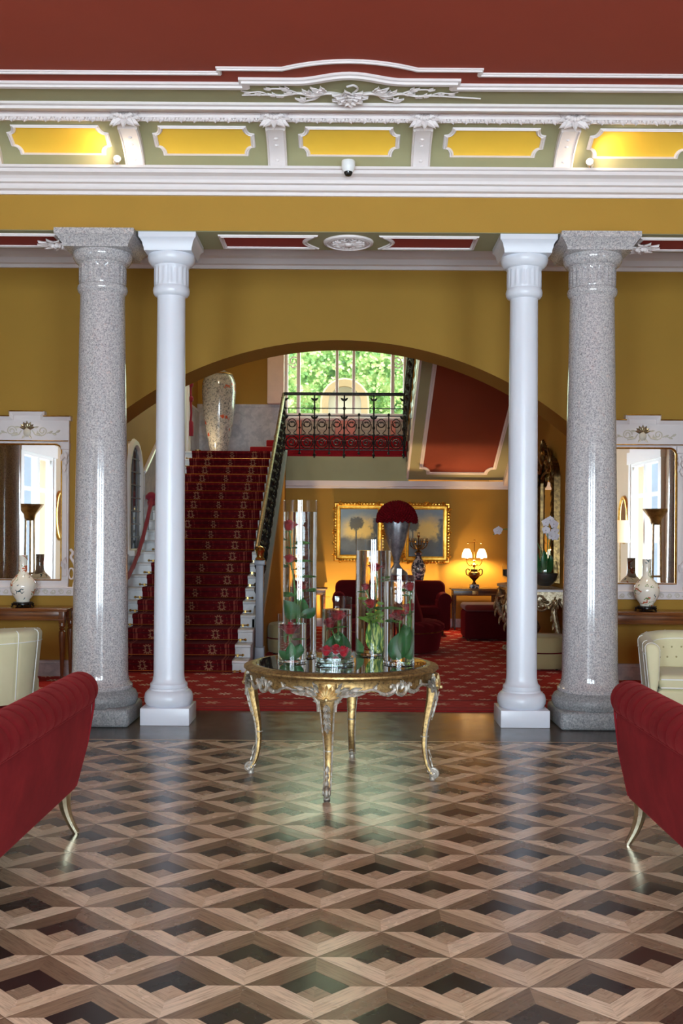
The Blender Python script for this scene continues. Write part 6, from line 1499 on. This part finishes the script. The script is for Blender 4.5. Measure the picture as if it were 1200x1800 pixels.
# paintings
def painting(label, px0, py0, px1, py1, tx, seed):
    a = P(px0, py1, HB-0.03); b = P(px1, py0, HB-0.03); w = b.x-a.x; h = b.z-a.z; xc = (a.x+b.x)/2; fw = 0.115
    t = thing('painting', label, 'painting', (xc, HB, a.z), 0, 'framed landscapes on the back wall')
    iw, ih = w-2*fw, h-2*fw
    MB().box(-iw/2, iw/2, -0.012, 0.0, 0.0, ih).build('canvas', canvas('landscape_%d' % seed, iw, ih, tx, float(seed)), t, smooth=0).location = (0, -0.015, fw)
    pl = [(-iw/2, fw), (iw/2, fw), (iw/2, fw+ih), (-iw/2, fw+ih)]
    f = MB().mould(pl, [(-0.006, 0.0), (-0.006, 0.032), (0.012, 0.040), (0.02, 0.034), (0.05, 0.042), (0.075, 0.075), (0.095, 0.080), (0.108, 0.06), (0.112, 0.0)], lambda u, v, h_: Vector((u, -h_, v)))
    rg = random.Random(seed)
    for i in range(4):
        p, q = Vector(pl[i]), Vector(pl[(i+1) % 4]); L = (q-p).length; nrm = Vector(((q-p).y, -(q-p).x)).normalized(); k = int(L/0.05)
        for j in range(k+1):
            c = p + (q-p)*j/k + nrm*0.09; big = 1.7 if (j in (0, k) or abs(j-k/2) < 1) else 1.0
            f.ball((c.x, -0.078, c.y), (0.022*big, 0.018*big, 0.018*big), 7, 5)
            f.leaf((c.x, -0.08, c.y), (nrm.x + rg.uniform(-0.6, 0.6), -0.2, nrm.y + rg.uniform(-0.6, 0.6)), (0, -1, 0), 0.032*big, 0.026*big, 0.2, 2, 0.3, 4, 0.006)
    f.build('frame', M['bright_gilt'], t); return t
painting('gilt-framed sunset landscape with a tree, left of the silver urn', 586, 883, 676, 987, 0.42, 3)
painting('gilt-framed sunset landscape right of the silver urn, behind the candelabrum', 706, 884, 791, 990, 0.12, 8)
# ------------------------------------------------------------------ silvered console with gilt mirror on the right wall
CY = 14.05; XW = HW_R
t = thing('silver_console', 'carved silver-gilt console with a white marble top on the right hall wall', 'console table', (XW-0.30, CY, 0.012))
def serp(y):  # depth of the top from the wall, y from -1 to 1
    return 0.42 + 0.24*cos(y*pi/2)**0.8 - 0.05*cos(y*pi*1.5)
ts = [(XW-0.01, CY-1.02)] + [(XW - serp(i/20)*1.05, CY + i/20*1.02) for i in range(-20, 21)] + [(XW-0.01, CY+1.02)]
MB().prism([(x, y, 0.895) for x, y in ts], (0, 0, 0.03)).build('marble_top', M['marble_white'], t, world=True)
apn = MB(); N = 60
for i in range(N+1):
    y = -1 + 2*i/N; d0 = serp(y)*1.05 - 0.03; zb = 0.74 - 0.10*abs(cos(y*pi*1.5)) - 0.06*(1-abs(y))
    for dd_, z in ((d0, 0.895), (d0+0.015, 0.86), (d0, 0.82), (d0-0.01, zb), (d0-0.05, zb), (d0-0.05, 0.895)): apn.v.append(Vector((XW-dd_, CY+y*0.98, z)))
for i in range(N): apn.f += [(6*i+k, 6*i+(k+1) % 6, 6*i+6+(k+1) % 6, 6*i+6+k) for k in range(6)]
apn.f += [tuple(range(6)), tuple(6*N+k for k in range(6))[::-1]]
for ye in (CY-1.0, CY+0.98):
    apn.prism([(XW-0.44, ye, 0.895), (XW-0.44, ye, 0.74), (XW-0.36, ye, 0.70), (XW-0.26, ye, 0.72), (XW-0.16, ye, 0.79), (XW-0.09, ye, 0.74), (XW-0.02, ye, 0.68), (XW-0.02, ye, 0.895)], (0, 0.02, 0))
apn.build('apron', M['silver_gilt'], t, world=True)
cvg = MB(); rg = random.Random(4)
for i in range(70):
    y = -0.98 + 1.96*i/69; d0 = serp(y)*1.05 - 0.02; z = 0.80 - 0.08*abs(sin(i*0.9)) - 0.05*rg.random()
    cvg.leaf((XW-d0, CY+y, z+0.03), (-0.3, rg.uniform(-1, 1), rg.uniform(-1, 0.2)), (-1, -0.4, 0), 0.10, 0.05, 0.3, 2, 0.4, 5, 0.008)
    cvg.ball((XW-d0, CY+y, z), (0.02, 0.024, 0.02), 7, 5)
for yc in (-0.85, -0.35, 0.35, 0.85):
    cvg.tube([(XW-serp(yc)*1.05-0.005, CY+yc+u, 0.78+v) for u, v in spiral(0, 0, 0.10, 0.02, 0, 1.6, 26)], 0.018, 7)
for ye, sg in ((CY-1.0, -1), (CY+1.0, 1)):      # the two ends of the apron
    cvg.tube([(XW-0.36+u, ye+0.02*sg, 0.80+v) for u, v in spiral(0, 0, 0.075, 0.018, pi, 1.5, 24)], 0.016, 7)
    cvg.tube(catmull([Vector((XW-0.43, ye+0.02*sg, 0.72)), Vector((XW-0.33, ye+0.02*sg, 0.66)), Vector((XW-0.22, ye+0.02*sg, 0.72)), Vector((XW-0.14, ye+0.02*sg, 0.80)), Vector((XW-0.07, ye+0.02*sg, 0.70))], 6), 0.015, 7)
    for i in range(16):
        cvg.leaf((XW-0.42+0.019*i, ye+0.02*sg, 0.80-0.02*(i % 4)), (rg.uniform(-1, 1), 0.2*sg, rg.uniform(-1.2, 0.2)), (0, sg, 0.2), 0.09, 0.045, -0.2, 2, 0.4, 5, 0.008)
cvg.build('carving', M['silver_gilt'], t, world=True)
for yc, nm in ((-0.86, 1), (0.86, 1), (-0.38, 1), (0.38, 1)):
    d0 = serp(yc)*1.05 - 0.06
    if abs(yc) > 0.8:
        xs_, yy_ = XW-0.12, CY + (1.0 if yc > 0 else -1.0)*0.99
        pts = catmull([Vector((xs_, yy_, 0.82)), Vector((xs_-0.05, yy_, 0.66)), Vector((xs_-0.01, yy_, 0.45)), Vector((xs_+0.03, yy_, 0.25)), Vector((xs_+0.01, yy_, 0.10)), Vector((xs_-0.02, yy_, 0.03))], 6)
        B_ = MB().tube(pts, [lerp(0.05, 0.024, i/(len(pts)-1)) for i in range(len(pts))], 10)
        for i in range(1, len(pts)-6, 3): B_.leaf(pts[i] + Vector((-0.02, -0.04*(1 if yc < 0 else -1), 0)), (-0.3, -0.1, -1), (-0.3, -1 if yc < 0 else 1, 0), 0.11, 0.05, 0.1, 2, 0.4, 5, 0.008)
        B_.build('leg', M['silver_gilt'], t, world=True)
    pts = catmull([Vector((XW-d0, CY+yc, 0.84)), Vector((XW-d0-0.07, CY+yc*1.03, 0.66)), Vector((XW-d0+0.02, CY+yc*0.98, 0.45)), Vector((XW-d0+0.16, CY+yc*0.85, 0.28)), Vector((XW-d0+0.12, CY+yc*0.8, 0.12)), Vector((XW-d0+0.04, CY+yc*0.82, 0.03))], 6)
    L = MB().tube(pts, [lerp(0.055, 0.026, i/(len(pts)-1)) for i in range(len(pts))], 10)
    for i in range(2, len(pts)-4, 3): L.leaf(pts[i] + Vector((-0.03, -0.03, 0)), (-0.4, -0.3, -1), (-1, -0.5, 0), 0.12, 0.06, 0.2, 2, 0.4, 5, 0.008)
    L.tube([pts[-1] + Vector((u, 0, v + 0.01)) for u, v in spiral(-0.02, 0.01, 0.035, 0.01, 0, 1.2, 14)], 0.014, 7); L.build('leg', M['silver_gilt'], t, world=True)
MB().tube([(XW-0.28, CY-0.70, 0.16), (XW-0.22, CY, 0.20), (XW-0.28, CY+0.70, 0.16)], 0.03, 8).lathe([(0.02, 0.0), (0.06, 0.04), (0.04, 0.1), (0.07, 0.17), (0.03, 0.26), (0.0, 0.28)], (XW-0.22, CY, 0.19), 16).build('stretcher', M['silver_gilt'], t, world=True)
t = thing('pier_mirror', 'tall darkened gilt mirror with a carved crest above the silver console', 'mirror', (XW, CY, 1.0))
y0, y1, z0, z1 = 13.62, 14.82, 1.06, 2.36
def mrc(u, v, h): return Vector((XW-h, u, v))
MB().box(XW-0.03, XW-0.02, y0+0.02, y1-0.02, z0, z1+0.05).build('mirror_glass', M['mirror'], t, world=True, smooth=0)
opl = [(y0, z0), (y1, z0), (y1, z1)] + [((y0+y1)/2 + (y1-y0)/2*cos(a), z1 + 0.26*sin(a)) for a in [pi*i/16 for i in range(1, 16)]] + [(y0, z1)]
opl = opl[::-1]
f = MB().mould(opl[::-1], [(-0.16, 0.02), (-0.16, 0.05), (-0.13, 0.06), (-0.11, 0.045), (-0.05, 0.05), (0.0, 0.10), (0.04, 0.11), (0.07, 0.08), (0.08, 0.0)], mrc)
ipl = [(y0+0.20, z0+0.05), (y1-0.20, z0+0.05), (y1-0.20, z1-0.1), (y0+0.20, z1-0.1)]
f.build('frame', M['dark_gilt'], t, world=True)
c = MB(); rg = random.Random(2)
cyy, czz = (y0+y1)/2, 2.70
for i in range(15):
    a = -1.5 + 3.0*i/14; c.leaf((XW-0.09, cyy+0.05*sin(a), czz-0.05), (-0.2, sin(a), cos(a)*0.9), (-1, -0.3, 0), 0.27-0.05*abs(sin(2*a)), 0.11, 0.2, 4, 0.4, 7, 0.02)
for s in (1, -1):
    c.tube([(XW-0.09, cyy+s*(0.30+u), czz-0.10+v) for u, v in spiral(0, 0, 0.16, 0.03, pi/2, 1.5*s, 26)], 0.028, 8)
    c.tube([(XW-0.09, cyy+s*(0.54+u), czz-0.30+v) for u, v in spiral(0, 0, 0.12, 0.02, pi/2, 1.4*s, 24)], 0.024, 8)
    for i in range(14): c.leaf((XW-0.09, cyy+s*(0.15+0.035*i), czz-0.03-0.025*i), (-0.2, s*rg.uniform(0.2, 1), rg.uniform(-0.6, 0.9)), (-1, -0.3, 0), 0.14, 0.07, 0.3, 3, 0.4, 6, 0.012)
    for i in range(10): c.leaf((XW-0.10, cyy+s*0.62, 1.15+0.13*i), (-0.15, s*0.6, -1), (-1, -0.3, 0), 0.13, 0.06, 0.2, 2, 0.4, 5, 0.012)
c.ball((XW-0.1, cyy, czz-0.02), (0.06, 0.10, 0.12), 12, 8).build('carved_crest', M['dark_gilt'], t, world=True)
# orchids in a big glass bowl, and glass jars at the far end
OB = P(957, 1022, 13.2); OB = Vector((OB.x, 13.2, 0.9255))
t = thing('orchid_bowl', 'footed glass bowl filled with dark pebbles on the silver console', 'bowl', tuple(OB))
MB().lathe([(0.09, 0.0), (0.095, 0.008), (0.05, 0.02), (0.08, 0.035), (0.15, 0.11), (0.175, 0.19), (0.17, 0.28), (0.145, 0.36), (0.141, 0.36), (0.166, 0.28), (0.17, 0.19), (0.145, 0.112), (0.075, 0.04)], (0, 0, 0), 44, close=False).build('bowl_glass', M['glass'], t)
MB().lathe([(0.0, 0.042), (0.07, 0.042), (0.140, 0.115), (0.165, 0.18), (0.165, 0.20), (0.0, 0.215)], (0, 0, 0), 32).build('pebbles', M['pebbles'], t)
olab = ['white orchid with the tallest spray in the glass bowl', 'white orchid with the lower right spray in the glass bowl', 'white orchid leaning left behind the right white column']
for n_, (dx, dy, hz, lean) in enumerate(((0.02, -0.02, 0.72, (0.03, -0.1)), (0.05, 0.04, 0.55, (0.10, 0.02)), (-0.06, 0.05, 0.62, (-0.44, 0.0)))):
    o = thing('orchid', olab[n_], 'orchid', (OB.x+dx, OB.y+dy, OB.z+0.19), 0, 'white orchids')
    stp = catmull([Vector((0, 0, 0)), Vector((0.01, 0, hz*0.5)), Vector((lean[0]*0.35, lean[1]*0.35, hz*0.85)), Vector((lean[0], lean[1], hz*0.92)), Vector((lean[0]*1.35, lean[1]*1.4, hz*0.80))], 6)
    MB().tube(stp, 0.006, 7).build('stem', M['stem'], o)
    for k in range(5 if n_ < 2 else 2):
        p = stp[len(stp)-2-3*k] + Vector((rnd.uniform(-0.05, 0.05), -0.03, rnd.uniform(-0.03, 0.05))); fl_ = MB()
        for i in range(5):
            a = 2*pi*i/5 + pi/2; fl_.leaf(p, (cos(a), -0.25, sin(a)), (0, -1, 0), 0.056, 0.072 if i in (1, 4) else 0.044, 0.2, 0, 0.1, 5)
        fl_.ball(p + Vector((0, -0.014, -0.004)), (0.010, 0.012, 0.010), 8, 6); fl_.build('bloom', M['orchid'], o, smooth=60)
    for a, L in ((0.4, 0.30), (2.2, 0.26), (4.0, 0.30), (5.4, 0.24)): MB().leaf((0, 0, 0), (cos(a)*0.4, sin(a)*0.4, 1), (cos(a), sin(a)-0.6, 0.1), L, 0.085, 0.25, 0, 0.2, 8).build('leaf', M['leaf_dark'], o, smooth=60)
JP = P(889, 1022, 14.75)
t = thing('glass_jar', 'small lidded glass jar at the left end of the silver console', 'jar', (JP.x, 14.6, 0.926))
MB().lathe([(0.06, 0.0), (0.065, 0.01), (0.02, 0.03), (0.03, 0.06), (0.075, 0.10), (0.08, 0.26), (0.07, 0.28), (0.066, 0.28), (0.075, 0.25), (0.07, 0.11), (0.0, 0.07)], (0, 0, 0), 32).build('jar_glass', M['glass'], t)
MB().lathe([(0.0, 0.09), (0.066, 0.115), (0.070, 0.20), (0.0, 0.205)], (0, 0, 0), 24).build('filling', M['pebbles'], t)
# ------------------------------------------------------------------ warm light of the hall: uplights behind the sofa and beside the landing vase, added fill light above the arch
t = thing('floor_uplight', 'small brass uplighter hidden behind the back sofa', 'uplight', (1.05, 17.2, 0.012), 0, 'hidden uplights')
MB().lathe([(0.05, 0), (0.055, 0.01), (0.055, 0.10), (0.05, 0.10), (0.045, 0.03), (0.0, 0.03)], (0, 0, 0), 20).build('can', M['brass_dull'], t)
spot_light('hall_uplight', (1.05, 17.2, 0.14), (0.75, 17.9, 1.9), 110, LAMP, 130, 0.03, 0.9)
t = thing('landing_uplight', 'small brass uplighter hidden on the landing by the tall vase', 'uplight', (-2.70, 18.75, 3.02), 0, 'hidden uplights')
MB().lathe([(0.05, 0), (0.055, 0.01), (0.055, 0.10), (0.05, 0.10), (0.045, 0.03), (0.0, 0.03)], (0, 0, 0), 20).build('can', M['brass_dull'], t)
spot_light('landing_uplight_beam', (-2.70, 18.75, 3.14), (-1.7, 20.3, 4.9), 7, (1.0, 0.78, 0.46), 120, 0.03, 0.9)

t = thing('floor_uplight', 'small brass uplighter hidden behind the tallest glass vase at the left of the back wall', 'uplight', (-0.25, 17.35, 0.012), 0, 'hidden uplights')
MB().lathe([(0.05, 0), (0.055, 0.01), (0.055, 0.10), (0.05, 0.10), (0.045, 0.03), (0.0, 0.03)], (0, 0, 0), 20).build('can', M['brass_dull'], t)
spot_light('hall_uplight', (-0.25, 17.35, 0.14), (-0.7, 17.9, 1.6), 60, LAMP, 140, 0.03, 0.9)
# unseen fill light added above the arch to brighten the hall, no fixture
point_light('hall_fill_light', (-2.1, 15.5, 6.0), 40, (1.0, 0.82, 0.58), 0.15)
